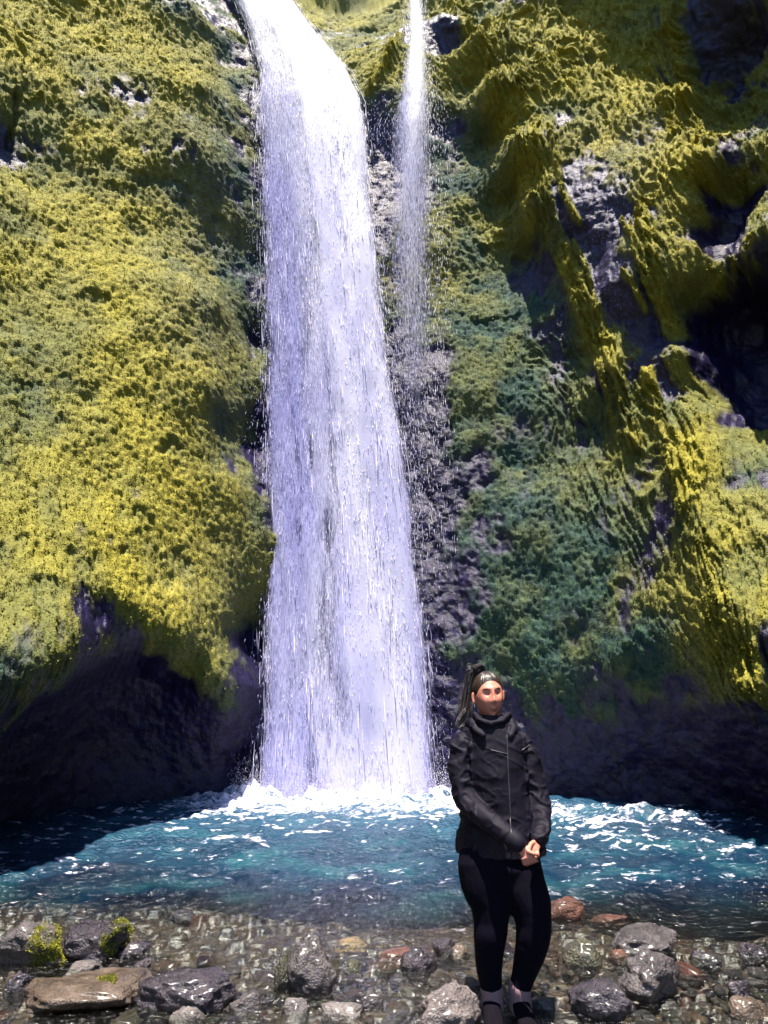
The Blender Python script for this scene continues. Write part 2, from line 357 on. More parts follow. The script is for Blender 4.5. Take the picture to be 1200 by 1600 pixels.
# cover: moss amount, golden(1)-green(0), wet sheen painted as pale colour, strand length
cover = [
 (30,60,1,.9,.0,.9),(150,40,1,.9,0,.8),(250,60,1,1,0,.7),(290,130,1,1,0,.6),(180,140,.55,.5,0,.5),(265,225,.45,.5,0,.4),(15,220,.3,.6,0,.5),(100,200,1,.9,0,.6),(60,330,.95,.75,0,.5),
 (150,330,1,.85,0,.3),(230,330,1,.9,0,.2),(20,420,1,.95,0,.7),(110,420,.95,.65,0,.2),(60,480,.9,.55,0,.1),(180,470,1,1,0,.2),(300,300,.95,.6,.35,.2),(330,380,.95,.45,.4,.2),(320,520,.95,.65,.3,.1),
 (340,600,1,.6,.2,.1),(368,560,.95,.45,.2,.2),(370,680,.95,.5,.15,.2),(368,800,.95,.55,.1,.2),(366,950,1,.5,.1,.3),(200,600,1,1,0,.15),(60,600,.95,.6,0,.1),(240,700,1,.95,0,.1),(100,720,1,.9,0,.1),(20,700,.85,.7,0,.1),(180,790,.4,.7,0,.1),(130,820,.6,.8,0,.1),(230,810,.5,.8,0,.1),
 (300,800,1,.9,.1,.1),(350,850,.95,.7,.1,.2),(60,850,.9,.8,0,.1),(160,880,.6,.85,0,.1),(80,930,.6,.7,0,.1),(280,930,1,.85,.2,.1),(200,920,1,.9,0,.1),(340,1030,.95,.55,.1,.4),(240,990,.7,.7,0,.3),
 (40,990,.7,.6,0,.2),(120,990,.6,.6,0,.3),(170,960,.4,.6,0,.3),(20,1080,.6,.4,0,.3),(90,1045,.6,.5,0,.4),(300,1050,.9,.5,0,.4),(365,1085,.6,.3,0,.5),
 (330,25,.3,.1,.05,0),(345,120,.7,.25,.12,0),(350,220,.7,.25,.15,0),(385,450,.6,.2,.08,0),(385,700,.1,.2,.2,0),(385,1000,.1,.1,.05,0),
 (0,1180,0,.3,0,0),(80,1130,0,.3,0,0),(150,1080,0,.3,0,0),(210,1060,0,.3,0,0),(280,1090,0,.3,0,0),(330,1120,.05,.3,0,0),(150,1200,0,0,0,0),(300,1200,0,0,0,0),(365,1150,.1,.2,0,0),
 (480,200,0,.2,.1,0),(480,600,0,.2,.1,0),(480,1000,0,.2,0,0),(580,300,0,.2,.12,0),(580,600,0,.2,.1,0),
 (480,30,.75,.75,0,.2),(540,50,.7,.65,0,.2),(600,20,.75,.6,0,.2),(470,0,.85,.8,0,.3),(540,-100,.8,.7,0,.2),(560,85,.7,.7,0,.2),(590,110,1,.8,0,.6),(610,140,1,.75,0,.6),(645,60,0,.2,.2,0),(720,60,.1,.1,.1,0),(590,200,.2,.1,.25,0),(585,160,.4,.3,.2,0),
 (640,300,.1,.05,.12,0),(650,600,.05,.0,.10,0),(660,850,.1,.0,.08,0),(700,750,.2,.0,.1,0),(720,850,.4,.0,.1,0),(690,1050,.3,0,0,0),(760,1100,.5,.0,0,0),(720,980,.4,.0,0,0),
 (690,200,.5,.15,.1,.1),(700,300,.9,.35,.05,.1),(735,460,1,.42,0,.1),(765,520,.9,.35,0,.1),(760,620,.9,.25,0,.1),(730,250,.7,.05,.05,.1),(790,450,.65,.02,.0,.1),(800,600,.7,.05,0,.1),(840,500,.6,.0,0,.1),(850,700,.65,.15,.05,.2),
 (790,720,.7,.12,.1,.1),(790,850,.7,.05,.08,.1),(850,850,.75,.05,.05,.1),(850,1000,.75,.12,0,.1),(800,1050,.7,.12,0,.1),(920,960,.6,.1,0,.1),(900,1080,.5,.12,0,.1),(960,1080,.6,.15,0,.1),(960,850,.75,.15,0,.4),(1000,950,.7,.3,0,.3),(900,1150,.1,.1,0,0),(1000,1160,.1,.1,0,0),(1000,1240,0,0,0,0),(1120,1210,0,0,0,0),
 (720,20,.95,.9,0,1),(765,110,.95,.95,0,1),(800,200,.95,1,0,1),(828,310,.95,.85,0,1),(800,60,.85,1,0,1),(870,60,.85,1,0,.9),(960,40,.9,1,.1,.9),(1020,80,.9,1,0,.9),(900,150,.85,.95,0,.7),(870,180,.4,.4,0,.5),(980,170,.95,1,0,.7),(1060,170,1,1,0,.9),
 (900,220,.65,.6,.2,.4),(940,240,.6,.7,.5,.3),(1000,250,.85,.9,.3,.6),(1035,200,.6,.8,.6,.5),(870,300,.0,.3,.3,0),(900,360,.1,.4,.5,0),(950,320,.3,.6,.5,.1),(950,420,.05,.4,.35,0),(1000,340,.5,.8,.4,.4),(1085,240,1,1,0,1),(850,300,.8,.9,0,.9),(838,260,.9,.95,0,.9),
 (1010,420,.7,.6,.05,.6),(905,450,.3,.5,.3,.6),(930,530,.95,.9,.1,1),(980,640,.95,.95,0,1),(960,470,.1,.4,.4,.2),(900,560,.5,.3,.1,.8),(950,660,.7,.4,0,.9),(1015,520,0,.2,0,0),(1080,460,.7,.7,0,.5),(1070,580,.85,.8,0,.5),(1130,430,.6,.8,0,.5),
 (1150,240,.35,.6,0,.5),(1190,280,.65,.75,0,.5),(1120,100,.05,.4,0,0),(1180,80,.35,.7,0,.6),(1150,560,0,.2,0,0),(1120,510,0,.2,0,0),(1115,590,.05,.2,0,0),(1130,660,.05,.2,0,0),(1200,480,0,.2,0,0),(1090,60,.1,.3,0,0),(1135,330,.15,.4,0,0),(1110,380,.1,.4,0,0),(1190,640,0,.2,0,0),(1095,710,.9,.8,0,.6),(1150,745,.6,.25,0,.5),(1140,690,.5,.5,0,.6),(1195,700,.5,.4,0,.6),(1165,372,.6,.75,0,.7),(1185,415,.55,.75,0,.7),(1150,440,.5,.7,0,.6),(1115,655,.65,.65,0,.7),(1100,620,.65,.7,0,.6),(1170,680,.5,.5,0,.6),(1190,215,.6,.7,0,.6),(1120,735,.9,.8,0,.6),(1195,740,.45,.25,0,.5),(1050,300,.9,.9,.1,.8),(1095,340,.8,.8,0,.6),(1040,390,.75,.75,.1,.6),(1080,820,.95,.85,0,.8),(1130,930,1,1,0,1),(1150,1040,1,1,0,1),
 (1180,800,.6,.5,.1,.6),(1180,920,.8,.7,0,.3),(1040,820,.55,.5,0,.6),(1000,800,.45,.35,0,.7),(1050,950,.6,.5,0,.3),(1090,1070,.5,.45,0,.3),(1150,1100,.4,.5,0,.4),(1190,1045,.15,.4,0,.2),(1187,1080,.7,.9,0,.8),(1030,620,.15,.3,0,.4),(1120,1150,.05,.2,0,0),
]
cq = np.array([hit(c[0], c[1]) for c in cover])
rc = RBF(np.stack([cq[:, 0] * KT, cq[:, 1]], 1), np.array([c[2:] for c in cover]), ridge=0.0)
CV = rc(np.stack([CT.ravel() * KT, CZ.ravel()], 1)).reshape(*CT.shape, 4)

T2, Z2 = np.meshgrid(TH, ZZ); nr, nc = T2.shape
R0 = sample(RC, T2, Z2)
MO, GO, PA, ST = (np.clip(sample(CV[..., k], T2, Z2), 0, 1) for k in range(4))
U2 = (T2 * 8.5).astype(np.float32); Z2f = Z2.astype(np.float32)
X0 = R0 * np.sin(T2) + AX[0]; Y0 = R0 * np.cos(T2) + AX[1]
# big rock forms, then strands, clumps and pits of the moss
big = 0.075 * fbm3(X0 * 0.9, Y0 * 0.9, Z2f * 0.7, 3, 3) + 0.05 * fbm3(X0 * 3.1, Y0 * 3.1, Z2f * 2.3, 3, 9)
wx = U2 + 0.30 * vn2(U2 * 1.1, Z2f * 0.7, 31) + 0.09 * vn2(U2 * 4, Z2f * 2.2, 32) + 0.32 * Z2f
F1, F2, _ = worley2(wx * 6.0, Z2f * 1.55 + 0.3 * vn2(U2 * 3, Z2f * 3, 33), 41)
strand = np.exp(-((F2 - F1) / 0.17) ** 2)                                  # net of hanging cords
G1, G2, _ = worley2(wx * 14.0, Z2f * 2.5 + 0.4 * vn2(U2 * 6, Z2f * 5, 34), 42)
strand2 = np.exp(-((G2 - G1) / 0.24) ** 2)
H1, H2, HI = worley2(U2 * 11 + 0.3 * vn2(U2 * 9, Z2f * 9, 35), Z2f * 9.0, 43)
K1, K2, KI = worley2(U2 * 26 + 0.4 * vn2(U2 * 19, Z2f * 19, 36), Z2f * 21.0, 44)
clump = (0.62 - H1) * 0.9 + 0.55 * (0.6 - K1)
holes = sstep(0.30, 0.75, fbm2(U2 * 1.5 + 7, Z2f * 1.8, 4, 51))
fine = fbm3(X0 * 26, Y0 * 26, Z2f * 22, 2, 61)
cords = [([(838,190),(850,330),(900,450),(950,550),(992,690)], .15, .11), ([(1012,590),(1052,740),(1092,835),(1130,960),(1158,1075)], .14, .13), ([(1070,760),(1110,850),(1140,940),(1168,1075)], .12, .12),
         ([(706,5),(738,60),(770,130),(808,245),(832,345)], .16, .12), ([(1040,10),(1075,140),(1105,250),(1112,290)], .15, .12), ([(862,200),(880,300),(905,350)], .06, .10), ([(1000,330),(1030,430),(1050,520)], .12, .07),
         ([(890,430),(930,560),(968,680)], .06, .10), ([(1180,1010),(1188,1050),(1190,1090)], .07, .14), ([(1040,700),(1065,790),(1100,900)], .05, .10), ([(575,150),(600,110),(625,60)], .10, .12), ([(30,150),(20,230)], .05, -.16)]
rgc = np.random.default_rng(5); more = []
for line, lo, hi, n_ in ((cords[0][0], -40, 26, 9), (cords[1][0], -30, 30, 8), (cords[2][0], -22, 22, 6), (cords[3][0], -4, 70, 12), (cords[4][0], -60, 6, 10), (cords[6][0], -50, 20, 6)):
    for k in range(n_):
        o_ = rgc.uniform(lo, hi); a_ = rgc.uniform(0, .55); e_ = rgc.uniform(a_ + .3, 1.0); L_ = np.array(line, float); tt = np.linspace(a_ * (len(L_) - 1), e_ * (len(L_) - 1), 4)
        more.append(([(np.interp(t, range(len(L_)), L_[:, 0]) + o_ * (1 - .45 * i / 3) + rgc.normal(0, 2.5), np.interp(t, range(len(L_)), L_[:, 1])) for i, t in enumerate(tt)], rgc.uniform(.025, .05), rgc.uniform(.05, .10)))
CORD = np.zeros_like(U2); CORDM = np.zeros_like(U2); wob_ = 0.045 * vn2(Z2f[:, :1] * 0 + 3, Z2f[:, :1] * 3.0, 37)
for line, wd, amp in cords + more:
    hp = [hit(*p_) for p_ in line]; hu = [h_[0] * 8.5 for h_ in hp]; hz = [h_[1] for h_ in hp]
    j0, j1 = np.searchsorted(TH * 8.5, [min(hu) - .6, max(hu) + .6]); i0, i1 = np.searchsorted(ZZ, [min(hz) - .6, max(hz) + .6])
    Us = U2[i0:i1, j0:j1] + wob_[i0:i1]; Zs = Z2f[i0:i1, j0:j1]; best = np.full(Us.shape, 9.0, np.float32)
    for k in range(len(hp) - 1):
        dx_, dz_ = hu[k + 1] - hu[k], hz[k + 1] - hz[k]
        k_ = np.clip(((Us - hu[k]) * dx_ + (Zs - hz[k]) * dz_) / (dx_ * dx_ + dz_ * dz_ + 1e-9), 0, 1)
        best = np.minimum(best, np.hypot(Us - hu[k] - k_ * dx_, Zs - hz[k] - k_ * dz_))
    g_ = np.exp(-(best / wd) ** 2) * amp; C_ = CORD[i0:i1, j0:j1]; CORD[i0:i1, j0:j1] = np.where(np.abs(g_) > np.abs(C_), g_, C_)
    CORDM[i0:i1, j0:j1] = np.maximum(CORDM[i0:i1, j0:j1], np.exp(-(best / (wd * 1.5)) ** 2) * (amp > 0))
MO = np.maximum(MO, CORDM); GO = np.clip(np.maximum(GO, CORDM * 0.97), 0, 1); ST = np.clip(np.maximum(ST, CORDM), 0, 1); PA = PA * (1 - CORDM)
patch = MO + 0.42 * fbm2(U2 * 3.3, Z2f * 2.6, 4, 71) * (1 - np.abs(2 * MO - 1)) + 0.25 * (strand - 0.35) * ST
MOSS = sstep(0.30, 0.62, patch)
disp = CORD * (0.75 + 0.5 * strand2) + big * (0.35 + 0.65 * sstep(0.0, 1.2, Z2f)) \
     + MOSS * (ST * np.where(T2 < -0.1, 0.6, 0.8) * (0.12 * (strand - 0.3) + 0.07 * (strand2 - 0.3)) + (1 - 0.55 * ST) * (0.4 + 0.6 * GO) * (0.056 * clump - 0.065 * holes) + 0.018 * fine + 0.04) \
     + (1 - MOSS) * (0.028 * fbm3(X0 * 7, Y0 * 7, Z2f * 6, 4, 81) + 0.012 * fine + 0.016 * (0.5 - K1))
R1 = R0 - disp
XX = R1 * np.sin(T2) + AX[0]; YY = R1 * np.cos(T2) + AX[1]
V = np.stack([XX, YY, Z2 + 0.02 * fine * MOSS], -1).reshape(-1, 3).astype(np.float32)
deep = np.clip((strand * ST + clump * (1 - ST)), 0, 1)
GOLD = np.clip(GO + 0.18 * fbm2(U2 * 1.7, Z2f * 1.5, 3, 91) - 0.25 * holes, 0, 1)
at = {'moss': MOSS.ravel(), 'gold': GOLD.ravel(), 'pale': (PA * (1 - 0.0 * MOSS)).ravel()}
def col_index(deg): return int(np.argmin(np.abs(TH - R(deg))))
cut = [0, col_index(-14.0), col_index(7.5), nc - 1]
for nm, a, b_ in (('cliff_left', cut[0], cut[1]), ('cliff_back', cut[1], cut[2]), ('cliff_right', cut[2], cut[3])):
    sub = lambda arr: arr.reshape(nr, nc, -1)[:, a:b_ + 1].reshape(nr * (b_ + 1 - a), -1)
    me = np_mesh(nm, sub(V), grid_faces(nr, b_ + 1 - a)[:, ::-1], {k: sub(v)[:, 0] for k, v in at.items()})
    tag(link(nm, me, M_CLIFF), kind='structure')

# moss leaves: small faces over the mossy parts
VG = V.reshape(nr, nc, 3)
NG = np.cross(np.gradient(VG, axis=0), np.gradient(VG, axis=1)); NG /= np.linalg.norm(NG, axis=2, keepdims=True) + 1e-9
def moss_leaves(n):
    inside = (T2 > R(-54)) & (T2 < R(50)) & (Z2 > 0.5) & (Z2 < 17)
    w = (MOSS * inside * (0.25 + 0.75 * np.clip(deep + 0.2, 0, 1))).ravel(); w /= w.sum()
    idx = RNG.choice(len(w), n, p=w)
    p = V[idx] + RNG.normal(0, 0.010, (n, 3)).astype(np.float32); nrm = NG.reshape(-1, 3)[idx]
    d = nrm * 0.9 + RNG.normal(0, 0.55, (n, 3)) + np.array([0, 0, -0.35]); d /= np.linalg.norm(d, axis=1, keepdims=True)
    s = np.cross(d, RNG.normal(0, 1, (n, 3))); s /= np.linalg.norm(s, axis=1, keepdims=True)
    L = RNG.uniform(0.014, 0.036, (n, 1)); W = L * RNG.uniform(0.35, 0.6, (n, 1))
    up = np.cross(s, d)
    q = np.stack([p - d * 0.008, p + d * L * 0.5 + s * W * 0.5 + up * 0.003, p + d * L - up * L * 0.25, p + d * L * 0.5 - s * W * 0.5 + up * 0.003], 1).reshape(-1, 3)
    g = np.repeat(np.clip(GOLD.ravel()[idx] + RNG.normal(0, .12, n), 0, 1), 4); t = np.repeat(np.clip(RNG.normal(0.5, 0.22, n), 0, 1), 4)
    return np_mesh('moss', q, np.arange(4 * n).reshape(-1, 4), {'gold': g, 'tone': t})
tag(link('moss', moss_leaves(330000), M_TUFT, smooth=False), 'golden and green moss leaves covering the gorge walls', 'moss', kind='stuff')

# ------------------------------------------------------------------ stream bed and pool
def bed_z(x, y):
    d = sstep(5.3, 8.2, y + 0.12 * x + 0.25 * vn2(x * 1.3, y * 1.3, 5))
    return -0.075 + 0.03 * sstep(4.6, 3.7, y) - 0.95 * d
gx = lin_parts([(-9, -3.4, 0.2), (-3.4, 3.4, 0.0135), (3.4, 9, 0.2)]); gy = lin_parts([(-9, 3.3, 0.3), (3.3, 6.6, 0.0165), (6.6, 18, 0.12)])
GX, GY = np.meshgrid(gx, gy); GX = GX.astype(np.float32); GY = GY.astype(np.float32)
wgx = GX + 0.03 * vn2(GX * 5, GY * 5, 3); wgy = GY + 0.03 * vn2(GX * 5, GY * 5, 4)
S1, S2, SI = worley2(wgx * 9.5, wgy * 11.5, 12); Q1, Q2, QI = worley2(wgx * 24, wgy * 28, 13)
pick = SI > 0.45
hh = np.where(pick, 0.045 * sstep(0.0, 0.35, S2 - S1) * (0.3 + SI) * (0.4 + 0.9 * sstep(-.3, .5, vn2(GX * 1.7, GY * 1.7, 14))), 0.016 * sstep(0, 0.3, Q2 - Q1) * (0.5 + QI))
GZ = bed_z(GX, GY) + hh + 0.02 * fbm2(GX * 2, GY * 2, 3, 6) - 0.01
ST_ID = np.where(pick, (SI - 0.45) / 0.55, QI)
me = np_mesh('stream_bed', np.stack([GX, GY, GZ], -1).reshape(-1, 3), grid_faces(*GX.shape), {'stone': ST_ID.ravel()})
tag(link('stream_bed', me, bed_material()), kind='structure')

FALL_X0, FALL_X1, FALL_Y = P(395, 1258, 9.6).x, P(690, 1258, 9.6).x, 9.6 * SC
px_ = lin_parts([(-9, -4.5, 0.15), (-4.5, 4.8, 0.026), (4.8, 9, 0.15)]); py_ = lin_parts([(-9, 3.2, 0.3), (3.2, 11.2, 0.021), (11.2, 13, 0.1)])
WX, WY = np.meshgrid(px_, py_); WX = WX.astype(np.float32); WY = WY.astype(np.float32)
dxf = np.maximum(np.maximum(FALL_X0 - WX, WX - FALL_X1), 0); dyf = np.abs(WY - FALL_Y)
dist = np.hypot(dxf, dyf * 1.05)
calm = sstep(4.6, 7.5, WY)
ca, sa = math.cos(0.25), math.sin(0.25)
rx = WX * ca + WY * sa; ry = -WX * sa + WY * ca
wav = 0.030 * (1 - np.abs(fbm2(rx * 2.3, ry * 4.2, 3, 101))) * (0.25 + calm) + 0.014 * fbm2(rx * 7, ry * 12, 3, 102) * (0.45 + 0.8 * calm) + 0.006 * fbm2(rx * 20, ry * 32, 2, 103)
boil = np.exp(-(dist / 0.75) ** 2)
right = np.exp(-((WY - (9.1 - 0.25 * (WX - 2.2))) / 0.75) ** 2) * sstep(0.6, 1.6, WX) * sstep(4.6, 2.6, WX)
WZ = wav + 0.015 + boil * (0.03 + 0.15 * np.abs(fbm2(WX * 4, WY * 4.5, 4, 104))) + right * (0.02 + 0.12 * np.abs(fbm2(WX * 2, WY * 2.6, 4, 105)))
foam_glint = 0.36 * np.exp(-(dist / 1.2) ** 3) * (0.85 + 0.5 * fbm2(WX * 3 + .4 * WY, WY * 5, 3, 109)) + 0.16 * np.exp(-(dist / 2.6) ** 2) + 0.30 * right * (0.8 + 0.6 * fbm2(rx * 2.2, ry * 4.4, 3, 110))
fleck = sstep(0.25, 0.9, fbm2(rx * 8, ry * 20, 3, 106) + 0.35 * fbm2(rx * 1.2, ry * 1.6, 2, 107))
foam_glint = foam_glint + 0.40 * fleck * (0.62 + 0.33 * calm) + 0.18  # white flecks: ripple glints painted in with the bubbles
turb = sstep(5.1, 6.9, WY + 0.35 * fbm2(WX * 0.9, WY * 0.9, 3, 108) + 0.10 * np.minimum(WX, 1.5)) * 0.95
me = np_mesh('pool_water', np.stack([WX, WY, WZ], -1).reshape(-1, 3), grid_faces(*WX.shape), {'foam_glint': foam_glint.ravel(), 'turbid': turb.ravel(), 'air': (np.exp(-(dist / 2.6) ** 2) * 0.9).ravel()})
tag(link('pool_water', me, water_material()), kind='structure')

# ------------------------------------------------------------------ waterfalls
M_SHEET = fall_material('falling water sheet', True, 42, 2.2); M_FINE = fall_material('falling water spatter', True, 95, 7.0); M_STRAND = fall_material('falling water strands', False, 1, 1)
class Fall:
    def __init__(s, rows):
        a = []
        for py, l, r, Y in rows:
            pl, pr = P(l, py, Y), P(r, py, Y); a.append((pl.z, pl.x, pr.x, pl.y))
        a = np.array(a)[::-1]; s.z, s.l, s.r, s.y = a.T; s.z0, s.z1 = s.z[0], s.z[-1]
    def at(s, u, z):
        l = np.interp(z, s.z, s.l); r = np.interp(z, s.z, s.r); return l + (r - l) * u, np.interp(z, s.z, s.y)
main = Fall([(-60, 324, 435, 13.0), (0, 362, 460, 12.3), (60, 379, 510, 11.8), (110, 389, 555, 11.4), (160, 384, 583, 11.15), (350, 394, 600, 10.8), (550, 397, 625, 10.5), (800, 389, 662, 10.2), (1000, 382, 684, 9.95), (1150, 377, 698, 9.78), (1275, 370, 714, 9.6)])
small = Fall([(-60,628,664,12.6),(0,628,668,12.3),(70,628,674,11.9),(110,616,682,11.6),(200,584,704,11.2),(400,568,714,10.9),(600,570,722,10.6),(900,600,728,10.25)])
def core(u, z, f):
    """how much water runs at u of the width, by height"""
    h = (z - f.z0) / (f.z1 - f.z0)
    cen = np.interp(h, [0, .3, .55, .75, .9, 1], [.72, .72, .70, .68, .62, .5]); wid = np.interp(h, [0, .5, .8, 1], [.30, .27, .36, .6])
    c = np.exp(-((u - cen) / wid) ** 4)
    left = np.interp(h, [0, .35, .7, 1], [.84, .70, .62, .60]) * sstep(.75, .55, u)
    gap = np.exp(-((u - .40) / 0.17) ** 2) * sstep(0.6, 0.25, h) * np.clip(0.15 + 1.2 * fbm2(u * 24, z * 0.8, 3, 77), 0, 1) * 0.28
    rag = 0.018 * fbm2(u * 3, z * 0.9, 3, 78)
    edge = sstep(0.0, 0.19, u + rag) * sstep(1.0, 0.83, u + rag)
    return np.clip(np.maximum(c, left) - gap + 0.5 * sstep(.8, .95, h), 0, 1) * edge
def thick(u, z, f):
    """whiteness: sunlit glare at the lip painted into the colour, plus the airy core"""
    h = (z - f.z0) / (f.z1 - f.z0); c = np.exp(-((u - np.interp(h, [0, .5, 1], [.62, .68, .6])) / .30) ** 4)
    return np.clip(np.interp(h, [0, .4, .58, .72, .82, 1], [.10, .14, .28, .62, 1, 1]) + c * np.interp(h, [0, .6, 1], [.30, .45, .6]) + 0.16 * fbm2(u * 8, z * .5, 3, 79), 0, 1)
def sheet(f, nm, seed, dy, dens_fn, off, parent, mt, nz=320, nu=90):
    z = np.linspace(f.z0, f.z1, nz); u = np.linspace(-0.02, 1.02, nu); UU, ZS = np.meshgrid(u, z)
    x, y = f.at(UU, ZS); w = np.interp(ZS, f.z, f.r - f.l)
    y = y + dy + 0.040 * fbm2(UU * 9, ZS * 0.6, 3, seed) - 0.16 * np.sin(np.pi * np.clip(UU, 0, 1)); x = x + 0.02 * fbm2(UU * 8, ZS * 2, 3, seed + 5)
    flow = np.stack([UU * 2.2 + seed, ZS + seed * 3.1, np.zeros_like(UU)], -1).reshape(-1, 3)
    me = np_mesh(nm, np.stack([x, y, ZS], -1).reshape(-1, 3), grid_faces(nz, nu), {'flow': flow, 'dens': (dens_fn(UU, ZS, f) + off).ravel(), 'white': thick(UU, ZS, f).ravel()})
    return link(nm, me, mt, parent)
def strands(f, nm, n, dens_fn, parent, Lr, Wr, jy, seed, zr=None, pw=1.0, out=0.0, smooth=True):
    rg = np.random.default_rng(seed)
    u = rg.uniform(-out, 1 + out, 6 * n); z = rg.uniform(f.z0, f.z1, 6 * n) if zr is None else rg.uniform(*zr, 6 * n)
    clumps = 0.5 + 0.5 * fbm2(u * 14, z * 0.9, 3, seed)
    ok = rg.uniform(0, 1, 6 * n) < (dens_fn(np.clip(u, 0.08, 0.92), z, f) if out else dens_fn(u, z, f)) ** pw * (0.35 + 0.65 * clumps)
    u = u[ok][:n]; z = z[ok][:n]; n = len(u)
    L = rg.uniform(*Lr, n) * rg.uniform(0.5, 1, n); W = rg.uniform(*Wr, n)
    off = rg.normal(0, jy, n) - 0.14 * np.sin(np.pi * np.clip(u, 0, 1)); du = rg.normal(0, 0.006, n)
    ang = rg.uniform(0, 6.28, n); vs_ = []
    for k, (t, wv) in enumerate(((0, 0), (0.45, 1.0), (1, 0))):
        zz = np.clip(z - L * t, f.z0 - 0.2, None); x, y = f.at(u + du * t, zz); y = y + off
        if k != 1: vs_.append(np.stack([x, y, zz], -1)[:, None])
        else: vs_.append(np.stack([np.stack([x + W * np.cos(ang + j * 2.094), y + W * np.sin(ang + j * 2.094), zz], -1) for j in range(3)], 1))
    v = np.concatenate(vs_, 1).reshape(-1, 3)      # 5 per strand: tip, ring of 3, tip
    T = np.array([(0,2,1),(0,3,2),(0,1,3),(4,1,2),(4,2,3),(4,3,1)])
    fc = (np.arange(n)[:, None, None] * 5 + T[None]).reshape(-1, 3)
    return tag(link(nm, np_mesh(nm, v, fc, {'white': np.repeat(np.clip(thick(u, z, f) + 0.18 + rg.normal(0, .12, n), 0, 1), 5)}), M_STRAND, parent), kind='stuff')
wf = empty('waterfall'); tag(wf, 'tall white main waterfall plunging into the pool behind the person', 'waterfall')
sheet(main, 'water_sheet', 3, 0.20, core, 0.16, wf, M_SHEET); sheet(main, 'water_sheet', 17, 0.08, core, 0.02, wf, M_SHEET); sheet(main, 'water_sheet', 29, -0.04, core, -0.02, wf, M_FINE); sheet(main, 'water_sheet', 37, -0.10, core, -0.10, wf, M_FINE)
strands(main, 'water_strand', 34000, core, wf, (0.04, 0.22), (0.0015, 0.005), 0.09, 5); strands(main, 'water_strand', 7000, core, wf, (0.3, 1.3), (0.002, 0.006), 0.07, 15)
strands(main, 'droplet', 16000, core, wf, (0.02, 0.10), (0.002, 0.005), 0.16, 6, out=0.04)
def spray(n, seed):
    rg = np.random.default_rng(seed); x = rg.uniform(FALL_X0 - .25, FALL_X1 + .25, n); y = FALL_Y - np.abs(rg.normal(0, .30, n)) + .1; z = np.abs(rg.normal(0, .22, n)) + .05
    r = rg.uniform(.0015, .0045, (n, 1, 1)); T = np.array([(1,0,0),(-1,0,0),(0,1,0),(0,-1,0),(0,0,1.6),(0,0,-1.6)])
    v = (np.stack([x, y, z], -1)[:, None] + T[None] * r).reshape(-1, 3); F = np.array([(0,2,4),(2,1,4),(1,3,4),(3,0,4),(2,0,5),(1,2,5),(3,1,5),(0,3,5)])
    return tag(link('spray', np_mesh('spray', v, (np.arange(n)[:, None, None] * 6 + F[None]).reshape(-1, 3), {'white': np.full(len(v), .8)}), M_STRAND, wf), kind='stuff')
spray(9000, 12)
def veil(u, z, f):
    h = (z - f.z0) / (f.z1 - f.z0); return np.exp(-((u - .5) / .34) ** 2) * np.interp(h, [0, .25, .7, .9, 1], [.12, .42, .62, .66, .5])
sf = empty('waterfall'); tag(sf, 'thin secondary waterfall misting down right of the main fall', 'waterfall')
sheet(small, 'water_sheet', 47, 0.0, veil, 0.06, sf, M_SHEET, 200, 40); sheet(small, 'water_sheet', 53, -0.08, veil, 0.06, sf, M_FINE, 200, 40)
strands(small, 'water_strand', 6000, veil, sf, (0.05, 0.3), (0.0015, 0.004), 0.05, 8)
strands(small, 'droplet', 5000, veil, sf, (0.02, 0.08), (0.0015, 0.004), 0.14, 9, out=0.1)

